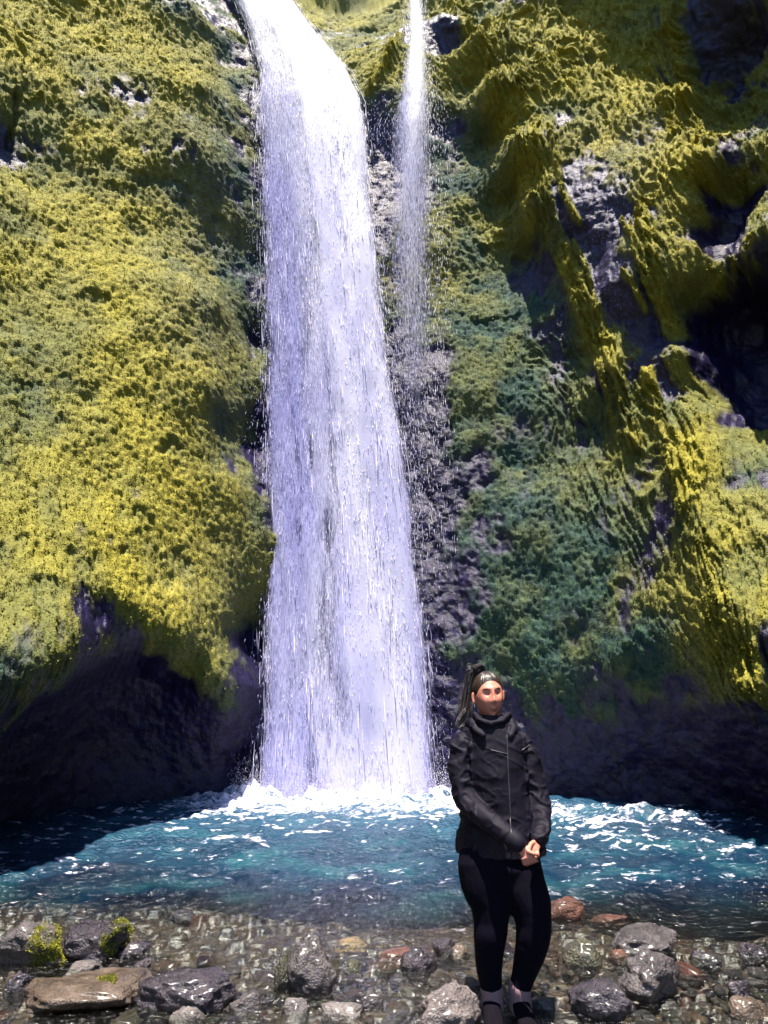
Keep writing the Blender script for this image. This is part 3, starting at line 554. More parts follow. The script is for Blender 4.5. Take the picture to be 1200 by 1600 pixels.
# ------------------------------------------------------------------ stones
def stone_material(name, dark, mid, light, rough=0.38, speck=0.0, moss=False):
    m, n, l, b = mat(name); tc = n.new('ShaderNodeTexCoord'); oi = n.new('ShaderNodeObjectInfo')
    vo = n.new('ShaderNodeVectorMath'); vo.operation = 'ADD'; l.new(tc.outputs['Object'], vo.inputs[0]); l.new(oi.outputs['Random'], vo.inputs[1])
    a = n.new('ShaderNodeTexNoise'); a.inputs['Scale'].default_value = 9; a.inputs['Detail'].default_value = 8; a.inputs['Roughness'].default_value = 0.62
    f = n.new('ShaderNodeTexNoise'); f.inputs['Scale'].default_value = 85; f.inputs['Detail'].default_value = 4
    l.new(vo.outputs[0], a.inputs['Vector']); l.new(vo.outputs[0], f.inputs['Vector'])
    r = ramp(n, [(0.32, dark), (0.5, mid), (0.7, light)]); l.new(a.outputs[0], r.inputs[0])
    c = r.outputs[0]
    if speck:
        v = n.new('ShaderNodeTexVoronoi'); v.inputs['Scale'].default_value = 95; l.new(vo.outputs[0], v.inputs['Vector'])
        k = ramp(n, [(0.12, (1, 1, 1)), (0.30, (0, 0, 0))]); l.new(v.outputs['Distance'], k.inputs[0])
        c = mixc(n, l, k.outputs[0], c, (0.015, 0.012, 0.018))
    g = ramp(n, [(0.25, (0.55, 0.55, 0.55)), (0.75, (1.35, 1.35, 1.35))]); l.new(f.outputs[0], g.inputs[0])
    mu = n.new('ShaderNodeMix'); mu.data_type = 'RGBA'; mu.blend_type = 'MULTIPLY'; mu.inputs[0].default_value = 1; l.new(c, mu.inputs[6]); l.new(g.outputs[0], mu.inputs[7])
    l.new(mu.outputs[2], b.inputs['Base Color'])
    rr = N(n, 'ShaderNodeMapRange'); l.new(a.outputs[0], rr.inputs[0]); rr.inputs[1].default_value = 0.3; rr.inputs[2].default_value = 0.7
    rr.inputs[3].default_value = rough - 0.12; rr.inputs[4].default_value = rough + 0.2; l.new(rr.outputs[0], b.inputs['Roughness'])
    b.inputs['Coat Weight'].default_value = 0.35; b.inputs['Coat Roughness'].default_value = 0.25
    ad = N(n, 'ShaderNodeMath', operation='MULTIPLY_ADD'); l.new(a.outputs[0], ad.inputs[0]); ad.inputs[1].default_value = 2.5; l.new(f.outputs[0], ad.inputs[2])
    bp = n.new('ShaderNodeBump'); bp.inputs['Distance'].default_value = 0.016; bp.inputs['Strength'].default_value = 1.0; l.new(ad.outputs[0], bp.inputs['Height']); l.new(bp.outputs[0], b.inputs['Normal'])
    return m
SM = {
 'grey': stone_material('wet grey basalt', (0.0190, 0.0155, 0.0206), (0.0477, 0.0393, 0.0444), (0.1128, 0.0958, 0.0984)),
 'pale': stone_material('pale grey stone', (0.0434, 0.0359, 0.0393), (0.0998, 0.0856, 0.0856), (0.1823, 0.1583, 0.1540), 0.42),
 'dark': stone_material('dark purple basalt', (0.0070, 0.0051, 0.0102), (0.0190, 0.0137, 0.0240), (0.0521, 0.0385, 0.0497), 0.30),
 'brown': stone_material('wet brown stone', (0.0260, 0.0171, 0.0120), (0.0651, 0.0428, 0.0291), (0.1302, 0.0941, 0.0727)),
 'red': stone_material('wet reddish stone', (0.0304, 0.0102, 0.0077), (0.0825, 0.0291, 0.0188), (0.1476, 0.0642, 0.0428)),
 'tan': stone_material('tan stone', (0.0955, 0.0599, 0.0257), (0.1736, 0.1155, 0.0513), (0.2430, 0.1711, 0.0856), 0.4),
 'olive': stone_material('olive wet stone', (0.0157, 0.0155, 0.0086), (0.0434, 0.0411, 0.0240), (0.0955, 0.0856, 0.0599)),
 'speck': stone_material('speckled porous stone', (0.0521, 0.0428, 0.0444), (0.1042, 0.0856, 0.0856), (0.1736, 0.1455, 0.1412), 0.5, 1.0),
}
def stone_mesh(sub, dims, seed, kind):
    """kind: round, block, slab, cone"""
    bm = bmesh.new(); bmesh.ops.create_icosphere(bm, subdivisions=sub, radius=1)
    v = np.array([x.co[:] for x in bm.verts]); rg = np.random.default_rng(seed)
    e = {'round': 1.0, 'block': 0.62, 'slab': 0.72, 'cone': 0.95}[kind]
    v = np.sign(v) * np.abs(v) ** e
    ncut, keep = {'round': (5, 0.55), 'block': (9, 0.15), 'slab': (9, 0.25), 'cone': (6, 0.4)}[kind]
    for _ in range(ncut):
        nn = rg.normal(0, 1, 3); nn /= np.linalg.norm(nn); d0 = rg.uniform(0.62, 0.88)
        over = np.maximum(v @ nn - d0, 0); v -= nn * (over * (1 - keep))[:, None]
    if kind == 'cone':
        h = np.clip((v[:, 2] + 0.1) / 1.1, 0, 1); v[:, 0] = v[:, 0] * (1 - 0.62 * h) - 0.05 * h; v[:, 1] *= 1 - 0.5 * h
    o = rg.uniform(0, 50, 3); nl = v / (np.linalg.norm(v, axis=1, keepdims=True) + 1e-6)
    d = 0.19 * fbm3(v[:, 0] * 1.3 + o[0], v[:, 1] * 1.3 + o[1], v[:, 2] * 1.3 + o[2], 3, seed) + 0.065 * fbm3(v[:, 0] * 4.5 + o[0], v[:, 1] * 4.5, v[:, 2] * 4.5, 4, seed + 5)
    if sub > 3: d = d - 0.05 * sstep(0.35, 0.0, np.abs(vn3(v[:, 0] * 2.1 + o[1], v[:, 1] * 2.1, v[:, 2] * 3.4 + o[0], seed + 9)))
    v = v + nl * np.asarray(d)[:, None]; v = (v - (v.max(0) + v.min(0)) / 2) / (v.max(0) - v.min(0)) * np.array(dims)
    for x, c in zip(bm.verts, v): x.co = c
    me = bpy.data.meshes.new('stone'); bm.to_mesh(me); bm.free(); return me
def tuft_patch(me, centre, rad, n, seed, gold):
    """short moss growing on part of a stone"""
    rg = np.random.default_rng(seed); co = np.array([x.co[:] for x in me.vertices]); no = np.array([x.normal[:] for x in me.vertices])
    d = np.linalg.norm((co - centre) / rad, axis=1); w = np.clip(1 - d, 0, 1) ** 0.5
    w = w * (0.06 + (fbm3(co[:, 0] * 14, co[:, 1] * 14, co[:, 2] * 14, 3, seed) > 0.0)); w /= w.sum()
    i = rg.choice(len(co), n, p=w); p = co[i] + rg.normal(0, 0.006, (n, 3)); dd = no[i] * .6 + rg.normal(0, .5, (n, 3)); dd /= np.linalg.norm(dd, axis=1, keepdims=True)
    s_ = np.cross(dd, rg.normal(0, 1, (n, 3))); s_ /= np.linalg.norm(s_, axis=1, keepdims=True); L = rg.uniform(.004, .010, (n, 1))
    q_ = np.stack([p - dd * .004, p + dd * L * .5 + s_ * L * .28, p + dd * L, p + dd * L * .5 - s_ * L * .28], 1).reshape(-1, 3)
    return np_mesh('moss_patch', q_, np.arange(4 * n).reshape(-1, 4), {'gold': np.repeat(np.clip(rg.normal(gold, .15, n), 0, 1), 4), 'tone': np.repeat(np.clip(rg.normal(.55, .22, n), 0, 1), 4)})

boulders = [  # px, py of the middle, width, height in the picture; shape; stone; turn; lift; label
 (22,1492,118,90,'block','grey',10,0,'grey boulder with bright yellow moss on its side at the left edge'),
 (128,1485,114,74,'block','dark',-6,0,'dark flat topped block with a mossy end beside the yellow mossed boulder'),
 (201,1494,56,34,'slab','dark',28,0,'small dark wedge of rock tilted up beside the dark flat topped block'),
 (122,1520,64,28,'block','pale',15,0,'small pale angular stone under the dark flat topped block'),
 (108,1566,215,84,'slab','brown',8,0,'wide low brown slab of wet rock in the left foreground'),
 (279,1563,164,88,'block','dark',-12,0,'large dark purple boulder right of the wide brown slab'),
 (287,1597,58,34,'round','pale',0,0,'small pale rounded stone at the bottom edge in front of the purple boulder'),
 (17,1551,40,42,'block','dark',40,0,'small dark stone below the yellow mossed boulder at the left edge'),
 (216,1519,34,24,'block','dark',70,0,'little black wet stone behind the large purple boulder'),
 (379,1582,48,40,'block','grey',30,0,'rough grey stone just right of the large purple boulder'),
 (483,1530,82,102,'cone','grey',5,0,'upright grey boulder with a narrow rounded top standing in the stream'),
 (441,1533,32,64,'cone','olive',-30,0,'narrow dark stone leaning on the left of the upright grey boulder'),
 (462,1588,50,36,'block','pale',50,0,'pale rough stone in front of the upright grey boulder'),
 (530,1592,72,36,'slab','pale',-20,0,'low whitish stone at the bottom edge left of centre'),
 (581,1578,42,36,'block','grey',12,0,'rough grey white stone between the low whitish stone and speckled boulder'),
 (657,1514,62,48,'round','dark',20,0,'round dark boulder with a smooth wet top left of the person'),
 (551,1517,40,24,'round','olive',60,0,'small mossy dark stone right of the upright grey boulder'),
 (620,1502,60,26,'slab','red',12,0,'flat reddish stone behind the round dark boulder'),
 (698,1489,46,32,'block','dark',35,0,'small black stone behind and right of the round dark boulder'),
 (720,1494,34,24,'round','brown',15,0,'small brown stone touching the small black stone left of the person'),
 (545,1481,60,18,'slab','tan',0,0,'flat tan stone barely breaking the water near the middle'),
 (620,1539,28,16,'slab','dark',10,0,'thin dark flat stone below the round dark boulder'),
 (703,1592,112,82,'round','speck',25,0,'large speckled porous boulder beside the person\'s foot'),
 (889,1431,64,44,'block','red',10,0,'reddish brown stone at the pool edge right of the person\'s knee'),
 (861,1500,40,48,'block','brown',20,0,'brown square stone right behind the person\'s leg'),
 (915,1505,64,54,'round','olive',-25,0,'olive leaning stone between the brown square stone and wet boulder'),
 (1021,1478,116,54,'slab','grey',5,0,'broad shiny wet rock behind the large round boulder on the right'),
 (1031,1544,110,92,'round','grey',30,0,'large round grey boulder with a wet shine on the right'),
 (948,1580,106,78,'block','dark',-15,0,'dark purple boulder in front, right of the person\'s shoes'),
 (970,1499,34,20,'round','red',0,0,'little red stone behind the large round boulder'),
 (1186,1496,44,30,'block','dark',0,0,'dark wet stone at the right edge beside the rippling water'),
 (1180,1591,68,46,'round','brown',10,0,'brown stone in the bottom right corner'),
 (1165,1558,52,40,'block','dark',40,0,'dark broken stone above the brown corner stone on the right'),
 (960,1441,60,20,'slab','red',8,0,'flat dull red stone awash behind the broad shiny rock'),
 (282,1434,40,14,'slab','dark',0,0,'thin dark stone awash in the shallows at left of the fall'),
 (1110,1502,50,22,'slab','dark',-20,0,'low black stone awash right of the large round boulder'),
 (740,1548,40,26,'block','brown',0,0,'small brown stone just left of the person\'s ankle'),
]
occupied = []
for k, (bx, by, bw, bh, kind, sm, turn, lift, lab) in enumerate(boulders):
    g = ground(bx, by + bh * 0.42, -0.03); t = g.y * cP + (g.z - CAM_Z) * sP; ppm = FPX / t
    w = bw / ppm; dpt = w * (0.72 if kind != 'cone' else 0.9); vis = bh / ppm
    if vis < 0.5 * dpt: dpt = vis / 0.5
    h = max((vis - 0.30 * dpt) / 0.93, 0.035) + 0.05; cz_ = h * 0.5 - 0.06
    me = stone_mesh(5 if bw > 75 else 4, (w, dpt, h), 100 + k * 7, kind)
    o = link('boulder' if bw > 75 else 'stone', me, SM[sm]); me.name = o.name
    o.location = (g.x, g.y + dpt * 0.45, cz_); o.rotation_euler = (RNG.normal(0, .08), R(turn * 0.25 if kind == 'slab' and bw < 60 else 0) + RNG.normal(0, .06), R(turn))
    tag(o, lab, 'boulder' if bw > 75 else 'stone'); occupied.append((g.x, g.y + dpt * 0.45, w * 0.55))
    if k == 0: link('moss_patch', tuft_patch(me, np.array([w * .34, -dpt * .28, 0.0]), np.array([w * .30, dpt * .5, h * .55]), 11000, 1, .85), M_TUFT, o, False)['kind'] = 'stuff'
    if k == 1: link('moss_patch', tuft_patch(me, np.array([w * .44, -dpt * .2, h * .2]), np.array([w * .20, dpt * .5, h * .5]), 4000, 2, .6), M_TUFT, o, False)['kind'] = 'stuff'
    if k == 4: link('moss_patch', tuft_patch(me, np.array([w * .14, -dpt * .1, h * .5]), np.array([w * .07, dpt * .12, h * .4]), 1500, 3, .6), M_TUFT, o, False)['kind'] = 'stuff'
protos = {}
for sm in ('grey', 'dark', 'brown', 'red', 'pale', 'olive'):
    protos[sm] = []
    for q_ in range(4):
        me = stone_mesh(3, (1, 0.8, 0.62), 900 + q_ * 13 + len(protos) * 5, ('round', 'block', 'slab', 'block')[q_]); me.materials.append(SM[sm]); me.shade_smooth(); protos[sm].append(me)
clabel = {'grey': 'small wet grey cobble lying in the stony shallows', 'dark': 'small blackish cobble lying in the stony shallows', 'brown': 'small wet brown cobble lying in the stony shallows',
          'red': 'small reddish cobble lying in the stony shallows', 'pale': 'small pale cobble lying in the stony shallows', 'olive': 'small olive cobble lying in the stony shallows'}
feet = [(0.535, 3.98, 0.12), (0.665, 3.98, 0.12)]
cnt = 0; tries = 0
while cnt < 215 and tries < 6000:
    tries += 1
    bx = RNG.uniform(-20, 1220); by = 1482 + 123 * RNG.beta(1.7, 1.0); g = ground(bx, by)
    sz = RNG.uniform(0.035, 0.075) * (1 + 0.9 * (RNG.uniform() > 0.82))
    if any((g.x - a) ** 2 + (g.y - b) ** 2 < (r * 0.8 + sz * 0.45) ** 2 for a, b, r in occupied + feet): continue
    sm = RNG.choice(['grey', 'dark', 'brown', 'red', 'pale', 'olive'], p=[.26, .24, .22, .09, .07, .12])
    o = bpy.data.objects.new('cobble', protos[sm][RNG.integers(4)]); COL.objects.link(o)
    o.location = (g.x, g.y, -0.012 + sz * 0.12); o.scale = (sz * RNG.uniform(.9, 1.5), sz * RNG.uniform(.9, 1.4), sz * RNG.uniform(.7, 1.2)); o.rotation_euler = (RNG.normal(0, .2), RNG.normal(0, .2), RNG.uniform(0, 6.28))
    tag(o, clabel[sm], 'cobble', {'grey': 'grey', 'dark': 'blackish', 'brown': 'brown', 'red': 'reddish', 'pale': 'pale', 'olive': 'olive'}[sm] + ' cobbles in the shallows'); occupied.append((g.x, g.y, sz * .5)); cnt += 1

# ------------------------------------------------------------------ the person
PY = 4.0
def Q(px, py, dy=0.0):
    a = (px - 600) / FPX; b = (800 - py) / FPX; t = (PY + dy) / (cP - b * sP)
    return Vector((t * a, PY + dy, CAM_Z + t * (sP + b * cP)))
PPM = 297.0
def solid(name, fn, voxel, mt, parent, smooth_it=6, disp_fn=None):
    """overlapping closed shapes grown together into one continuous skin"""
    bm = bmesh.new(); fn(bm); bmesh.ops.recalc_face_normals(bm, faces=bm.faces)
    me = bpy.data.meshes.new(name + '_raw'); bm.to_mesh(me); bm.free()
    ob = bpy.data.objects.new(name + '_raw', me); COL.objects.link(ob)
    md = ob.modifiers.new('r', 'REMESH'); md.mode = 'VOXEL'; md.voxel_size = voxel; md.adaptivity = 0
    if smooth_it:
        sm_ = ob.modifiers.new('s', 'SMOOTH'); sm_.factor = 0.5; sm_.iterations = smooth_it
    dg = bpy.context.evaluated_depsgraph_get(); dg.update()
    out = bpy.data.meshes.new_from_object(ob.evaluated_get(dg)); out.name = name
    bpy.data.objects.remove(ob); bpy.data.meshes.remove(me)
    if disp_fn is not None:
        nv = len(out.vertices); co = np.empty(nv * 3, np.float32); no = np.empty(nv * 3, np.float32)
        out.vertices.foreach_get('co', co); out.vertices.foreach_get('normal', no); co = co.reshape(-1, 3); no = no.reshape(-1, 3)
        co = co + no * np.asarray(disp_fn(co, no), np.float32)[:, None]
        out.vertices.foreach_set('co', np.ascontiguousarray(co).ravel()); out.update()
    out.materials.clear()
    return link(name, out, mt, parent)
def loft(bm, rings, n=18):
    """rings: (centre, half-width vector, half-depth vector)"""
    vr = []
    for c, ax, ay in rings:
        vr.append([bm.verts.new(c + ax * math.cos(2 * math.pi * k / n) + ay * math.sin(2 * math.pi * k / n)) for k in range(n)])
    for a, b in zip(vr[:-1], vr[1:]):
        for k in range(n): bm.faces.new((a[k], a[(k + 1) % n], b[(k + 1) % n], b[k]))
    bm.faces.new(vr[0][::-1]); bm.faces.new(vr[-1])
def tube(bm, pts, n=12, flat=1.0, side=None):
    """pts: (Vector, radius); rounded ends"""
    P_ = [Vector(p) for p, _ in pts]; r_ = [r for _, r in pts]; rings = []
    for k in range(len(P_)):
        d = (P_[min(k + 1, len(P_) - 1)] - P_[max(k - 1, 0)]).normalized()
        s_ = side if side is not None else (Vector((0, 1, 0)) if abs(d.y) < 0.9 else Vector((1, 0, 0)))
        u = d.cross(s_).normalized(); w = u.cross(d).normalized()
        if k == 0: rings += [(P_[0] - d * r_[0] * .85, u * r_[0] * .45, w * r_[0] * .45 * flat), (P_[0] - d * r_[0] * .5, u * r_[0] * .83, w * r_[0] * .83 * flat)]
        rings.append((P_[k], u * r_[k], w * r_[k] * flat))
        if k == len(P_) - 1: rings += [(P_[k] + d * r_[k] * .5, u * r_[k] * .83, w * r_[k] * .83 * flat), (P_[k] + d * r_[k] * .85, u * r_[k] * .45, w * r_[k] * .45 * flat)]
    loft(bm, rings, n)
def fine(pts, m=4):
    """smooth run of (px, py, radius px, dy) into tube points"""
    a = np.array(pts, float); t = np.arange(len(a)); tt = np.linspace(0, len(a) - 1, (len(a) - 1) * m + 1); out = []
    for x in tt:
        i = int(min(x, len(a) - 2)); u = x - i
        p0, p1, p2, p3 = a[max(i - 1, 0)], a[i], a[i + 1], a[min(i + 2, len(a) - 1)]
        q_ = 0.5 * ((2 * p1) + (p2 - p0) * u + (2 * p0 - 5 * p1 + 4 * p2 - p3) * u * u + (3 * p1 - p0 - 3 * p2 + p3) * u ** 3)
        out.append((Q(q_[0], q_[1], q_[3]), q_[2] / PPM))
    return out
def simple(name, color, rough, **kw):
    m, n, l, b = mat(name); tc = n.new('ShaderNodeTexCoord'); nz = n.new('ShaderNodeTexNoise'); nz.inputs['Scale'].default_value = kw.get('scale', 40); nz.inputs['Detail'].default_value = 5
    l.new(tc.outputs['Object'], nz.inputs['Vector'])
    r = ramp(n, [(0.3, tuple(c * (1 - kw.get('var', .25)) for c in color)), (0.7, tuple(min(c * (1 + kw.get('var', .25)), 1) for c in color))]); l.new(nz.outputs[0], r.inputs[0]); l.new(r.outputs[0], b.inputs['Base Color'])
    b.inputs['Roughness'].default_value = rough
    bp = n.new('ShaderNodeBump'); bp.inputs['Distance'].default_value = kw.get('bump', 0.001); l.new(nz.outputs[0], bp.inputs['Height']); l.new(bp.outputs[0], b.inputs['Normal'])
    if 'sss' in kw: b.inputs['Subsurface Weight'].default_value = kw['sss']; b.inputs['Subsurface Radius'].default_value = (0.012, 0.004, 0.002)
    if 'spec' in kw: b.inputs['Specular IOR Level'].default_value = kw['spec']
    return m
M_SKIN = simple('skin', (0.47, 0.18, 0.125), 0.48, sss=0.12, var=.08, scale=60, bump=.0006)
M_JACKET = simple('dark nylon', (0.0040, 0.003, 0.009), 0.66, scale=220, bump=.0012, spec=.16)
M_LEG = simple('black stretch fabric', (0.003, 0.0025, 0.007), 0.9, scale=300, bump=.0004, spec=.06)
M_HAIR = simple('dark brown hair', (0.022, 0.013, 0.010), 0.36, var=.5, scale=160, bump=.002, spec=.7)
M_SCRUNCH = simple('black velvet', (0.006, 0.005, 0.008), 0.9, scale=120)
M_SOCK = simple('mauve knit', (0.22, 0.13, 0.14), 0.9, scale=220, bump=.003)
M_SHOE = simple('black shoe leather', (0.004, 0.003, 0.006), 0.9, spec=.06)
M_SOLE = simple('dark rubber', (0.005, 0.005, 0.006), 0.8, spec=.1)
M_LIP = simple('lips', (0.30, 0.075, 0.07), 0.4); M_BROW = simple('brow hair', (0.03, 0.016, 0.012), 0.7); M_EYE = simple('dark eye', (0.02, 0.012, 0.012), 0.2)
M_ZIP = simple('zip metal', (0.03, 0.026, 0.035), 0.4); M_SILVER = simple('silver', (0.6, 0.58, 0.55), 0.25)

person = empty('person', (Q(790, 1590).x, PY, 0.0)); tag(person, 'woman in dark jacket and black leggings standing on the stones with clasped hands', 'person')
base_inv = Matrix.Translation(-person.location)
def part(o):                                   # parts are shaped in place of the world
    o.matrix_parent_inverse = base_inv; return o

# head: x to her left (picture right), y towards the viewer, z up
HC = Q(763, 1085.5, 0.0); YAW = R(9); TILT = R(-4)
HM = Matrix.Translation(HC) @ Matrix.Rotation(TILT, 4, 'Y') @ Matrix.Rotation(YAW, 4, 'Z') @ Matrix.Rotation(R(180), 4, 'Z') @ Matrix.Scale(-1, 4, (1, 0, 0))
def gb(a, b, ca_, cb_, sa_, sb_): return np.exp(-((a - ca_) / sa_) ** 2 - ((b - cb_) / sb_) ** 2)
def head_pts(az, el, off=0.0):
    """az from the middle of the face towards picture right, el upward; returns local points"""
    az = np.asarray(az, float); el = np.asarray(el, float); A = np.abs(az)
    cx, sx = np.cos(el), np.sin(el)
    x = 0.0765 * cx * np.sin(az); y = 0.090 * cx * np.cos(az); z = np.where(sx > 0, 0.112, 0.122) * sx
    low = np.clip(-sx, 0, 1)
    jaw = 1 - 0.22 * low ** 1.6 * np.clip(np.cos(az) + 0.35, 0, 1); x = x * jaw
    y = np.where(np.cos(az) < 0, y * (1 - 0.35 * low), y * (1 + 0.02 * low) + 0.009 * low) - 0.004
    front = (np.cos(az) > 0)
    d = front * (-0.012 * gb(A, el, .40, .09, .20, .13) + 0.006 * gb(A, el, .35, .30, .34, .10) + 0.006 * gb(A, el, .55, -.26, .28, .24) + 0.007 * gb(A, el, 0, -1.02, .30, .16)
                 - 0.004 * gb(A, el, 0, -.80, .30, .07) + 0.004 * gb(A, el, 0, -.58, .30, .10) + 0.018 * gb(A, el, 0, -.21, .11, .15) + 0.010 * gb(A, el, 0, .05, .09, .25) + 0.006 * gb(A, el, .16, -.26, .09, .08)
                 - 0.003 * gb(A, el, .42, -.42, .10, .22))
    nx, ny, nz = cx * np.sin(az), cx * np.cos(az), sx
    d = d + off
    return np.stack([x + nx * d, y + ny * d, z + nz * d], -1)
def head_world(az, el, off=0.0):
    p = head_pts(az, el, off); sh = p.shape[:-1]; p = p.reshape(-1, 3); m = np.array(HM)
    return (p @ m[:3, :3].T + m[:3, 3]).reshape(*sh, 3)
def grid_solid(bm, pts):
    """closed skin from an az-el grid that wraps in az"""
    nr_, nc_, _ = pts.shape; vv = [[bm.verts.new(pts[i, j]) for j in range(nc_)] for i in range(nr_)]
    for i in range(nr_ - 1):
        for j in range(nc_): bm.faces.new((vv[i][j], vv[i][(j + 1) % nc_], vv[i + 1][(j + 1) % nc_], vv[i + 1][j]))
    bm.faces.new(vv[0][::-1]); bm.faces.new(vv[-1])
def finger(bm, pts, r0, r1):
    n = len(pts); tube(bm, [(p, r0 + (r1 - r0) * k / (n - 1)) for k, p in enumerate(pts)], 10)
def body_fn(bm):
    az = np.linspace(-math.pi, math.pi, 72, endpoint=False); el = np.linspace(-1.5, 1.5, 60); E, A = np.meshgrid(el, az, indexing='ij')
    grid_solid(bm, head_world(A, E))
    for sd in (-1, 1):                                              # ears
        c = Vector(head_world(np.array(sd * 1.62), np.array(-.10), 0.004)); tube(bm, [(c + Vector((0, 0, .022)), .010), (c, .011), (c + Vector((0, -.006, -.020)), .007)], 10, 0.8)
    tube(bm, fine([(764, 1100, 19, .02), (766, 1120, 17.5, .025), (766, 1140, 19, .03)]), 16)
    # trunk and limbs under the clothes
    loft(bm, [(Q(px, py, .02), Vector((hw / PPM, 0, 0)), Vector((0, hd, 0))) for px, py, hw, hd in ((766,1136,30,.05),(768,1152,44,.075),(770,1200,42,.10),(776,1250,42,.10),(782,1310,52,.12),(785,1350,50,.11),(788,1385,44,.09))])
    pass
    for arm in (arm_l, arm_r): tube(bm, [(p, r * 0.66) for p, r in fine(arm, 3)], 12)
    for leg in (leg_l, leg_r): tube(bm, [(p, r * 0.86) for p, r in fine(leg, 3)], 14)
    for hx in (768, 812): tube(bm, [(Q(hx, 1540, .01), .040), (Q(hx + 1, 1568, .02), .030), (Q(hx + 2, 1583, -.0), .022)], 12)
    # her left hand (from the picture's right sleeve): back of the hand forward, fingers closing over the other hand
    w = Q(842, 1309, -.205); k = Q(834, 1326, -.245)
    tube(bm, [(w, .021), (w.lerp(k, .5), .025), (k, .026)], 12, 0.62, Vector((.35, 1, .25)))
    for i, (fx, fy) in enumerate(((841, 1333), (836, 1337), (830, 1339), (825, 1338))):
        s_ = Q(839.5 - 4.6 * i, 1328 + 1.2 * i, -.25 - .004 * i); m_ = Q(fx, fy + 4, -.272); e_ = Q(fx - 8, fy + 9, -.262)
        finger(bm, [k.lerp(s_, .4), s_, m_, e_], .0098, .0075)
    finger(bm, [w.lerp(k, .25) + Vector((-.012, -.01, 0)), Q(829, 1319, -.262), Q(826, 1328, -.275), Q(825, 1334, -.277)], .0112, .0085)
    # her right hand, underneath, knuckles down
    w = Q(812, 1318, -.262); k = Q(823, 1337, -.270)
    tube(bm, [(w, .021), (w.lerp(k, .5), .026), (k, .026)], 12, 0.65, Vector((.2, 1, .1)))
    for i in range(4):
        s_ = Q(816 + 5.4 * i, 1341 - 1.5 * i, -.279); m_ = Q(819 + 5.6 * i, 1350 - 1.6 * i, -.270); e_ = Q(824 + 5.2 * i, 1351 - 2.0 * i, -.250)
        finger(bm, [k.lerp(s_, .4), s_, m_, e_], .0100, .0078)
    finger(bm, [w.lerp(k, .4) + Vector((.014, -.008, .004)), Q(826, 1331, -.288), Q(834, 1334, -.292), Q(840, 1335, -.286)], .0110, .0080)
arm_l = [(724,1160,17,.02),(719,1185,19.5,.01),(721,1215,19.5,0),(728,1243,18.5,-.03),(745,1268,17.5,-.10),(772,1289,16,-.18),(796,1307,13.8,-.235),(809,1317,12.2,-.26)]
arm_r = [(815,1158,16,.02),(824,1182,18,.01),(831,1210,17.5,0),(838,1240,17,-.02),(844,1266,16,-.06),(847,1288,14.5,-.13),(844,1304,12.8,-.19),(842,1310,12.2,-.205)]
leg_l = [(752,1345,36,0),(757,1380,35,-.01),(766,1412,30.5,-.02),(767,1440,25.5,-.03),(766,1462,24,-.035),(764,1488,21,-.02),(764,1512,19.2,0),(766,1532,16.6,.015),(768,1545,16,.02)]
leg_r = [(809,1345,33,0),(816,1380,34,-.02),(828,1412,31,-.04),(833,1440,26.5,-.05),(833,1460,25,-.05),(829,1485,22.6,-.03),(822,1510,19,0),(816,1530,16.4,.015),(812,1545,15.6,.02)]
body = part(solid('body', body_fn, 0.0038, M_SKIN, person, 3))

def strip(name, az, el, half, mt, off, thick=0.0025, taper=True):
    """a thin raised piece lying on the face along a line"""
    az = np.asarray(az, float); el = np.asarray(el, float); n = len(az); bm = bmesh.new(); vs2 = []
    for i in range(n):
        hw = half * (math.sin(math.pi * (i + .35) / (n - .3)) ** .6 if taper else 1)
        ring = [head_world(az[i], el[i] + hw, off - .002), head_world(az[i], el[i] + hw * .5, off + thick), head_world(az[i], el[i] - hw * .5, off + thick), head_world(az[i], el[i] - hw, off - .002)]
        vs2.append([bm.verts.new(p) for p in ring])
    for a, b in zip(vs2[:-1], vs2[1:]):
        for k in range(4): bm.faces.new((a[k], a[(k + 1) % 4], b[(k + 1) % 4], b[k]))
    bm.faces.new(vs2[0][::-1]); bm.faces.new(vs2[-1]); bmesh.ops.recalc_face_normals(bm, faces=bm.faces)
    me = bpy.data.meshes.new(name); bm.to_mesh(me); bm.free(); return part(link(name, me, mt, person))
for sd in (-1, 1):
    t = np.linspace(.17, .68, 9); strip('eyebrow', sd * t, .235 + .07 * np.sin((t - .17) / .51 * 2.4) - .05 * (t - .17), .028, M_BROW, .000, .0022)
    t = np.linspace(.24, .58, 9); strip('eye', sd * t, .075 + .035 * np.sin((t - .24) / .34 * math.pi), .026, M_EYE, -.0005, .0015)
t = np.linspace(-.46, .46, 15); strip('lips', t, -.62 + .17 * (np.abs(t) / .46) ** 2, .052, M_LIP, -.001, .0028)
# hair drawn back tight to a tie, a loose wavy tail behind
def cap_mesh():
    az = np.linspace(-math.pi, math.pi, 120, endpoint=False); uu = np.linspace(0, 1, 40)
    low = np.where(np.abs(az) < 1.15, 0.80 - 0.10 * np.abs(az) ** 1.5, 0)
    A0 = np.abs(az); low = np.interp(A0, [0, .35, .7, .95, 1.15, 1.42, 1.6, 1.75, 2.1, 3.2], [.70, .66, .50, .30, .10, -.02, .06, -.08, -.40, -.62])
    E = low[None] + (1.5 - low[None]) * uu[:, None]; A = np.broadcast_to(az[None], E.shape)
    groove = 0.0020 * np.sin(A * 46 + 3 * np.sin(A * 5)) * np.minimum(1, uu[:, None] * 6)
    off = 0.0075 * np.clip(uu[:, None] * 3.5, 0.03, 1) + groove
    outer = head_world(A, E, off); inner = head_world(A[::-1], E[::-1], -0.004)
    bm = bmesh.new(); grid_solid(bm, np.concatenate([inner, outer], 0)); bmesh.ops.recalc_face_normals(bm, faces=bm.faces)
    me = bpy.data.meshes.new('hair'); bm.to_mesh(me); bm.free(); return me
hair = part(link('hair', cap_mesh(), M_HAIR, person))
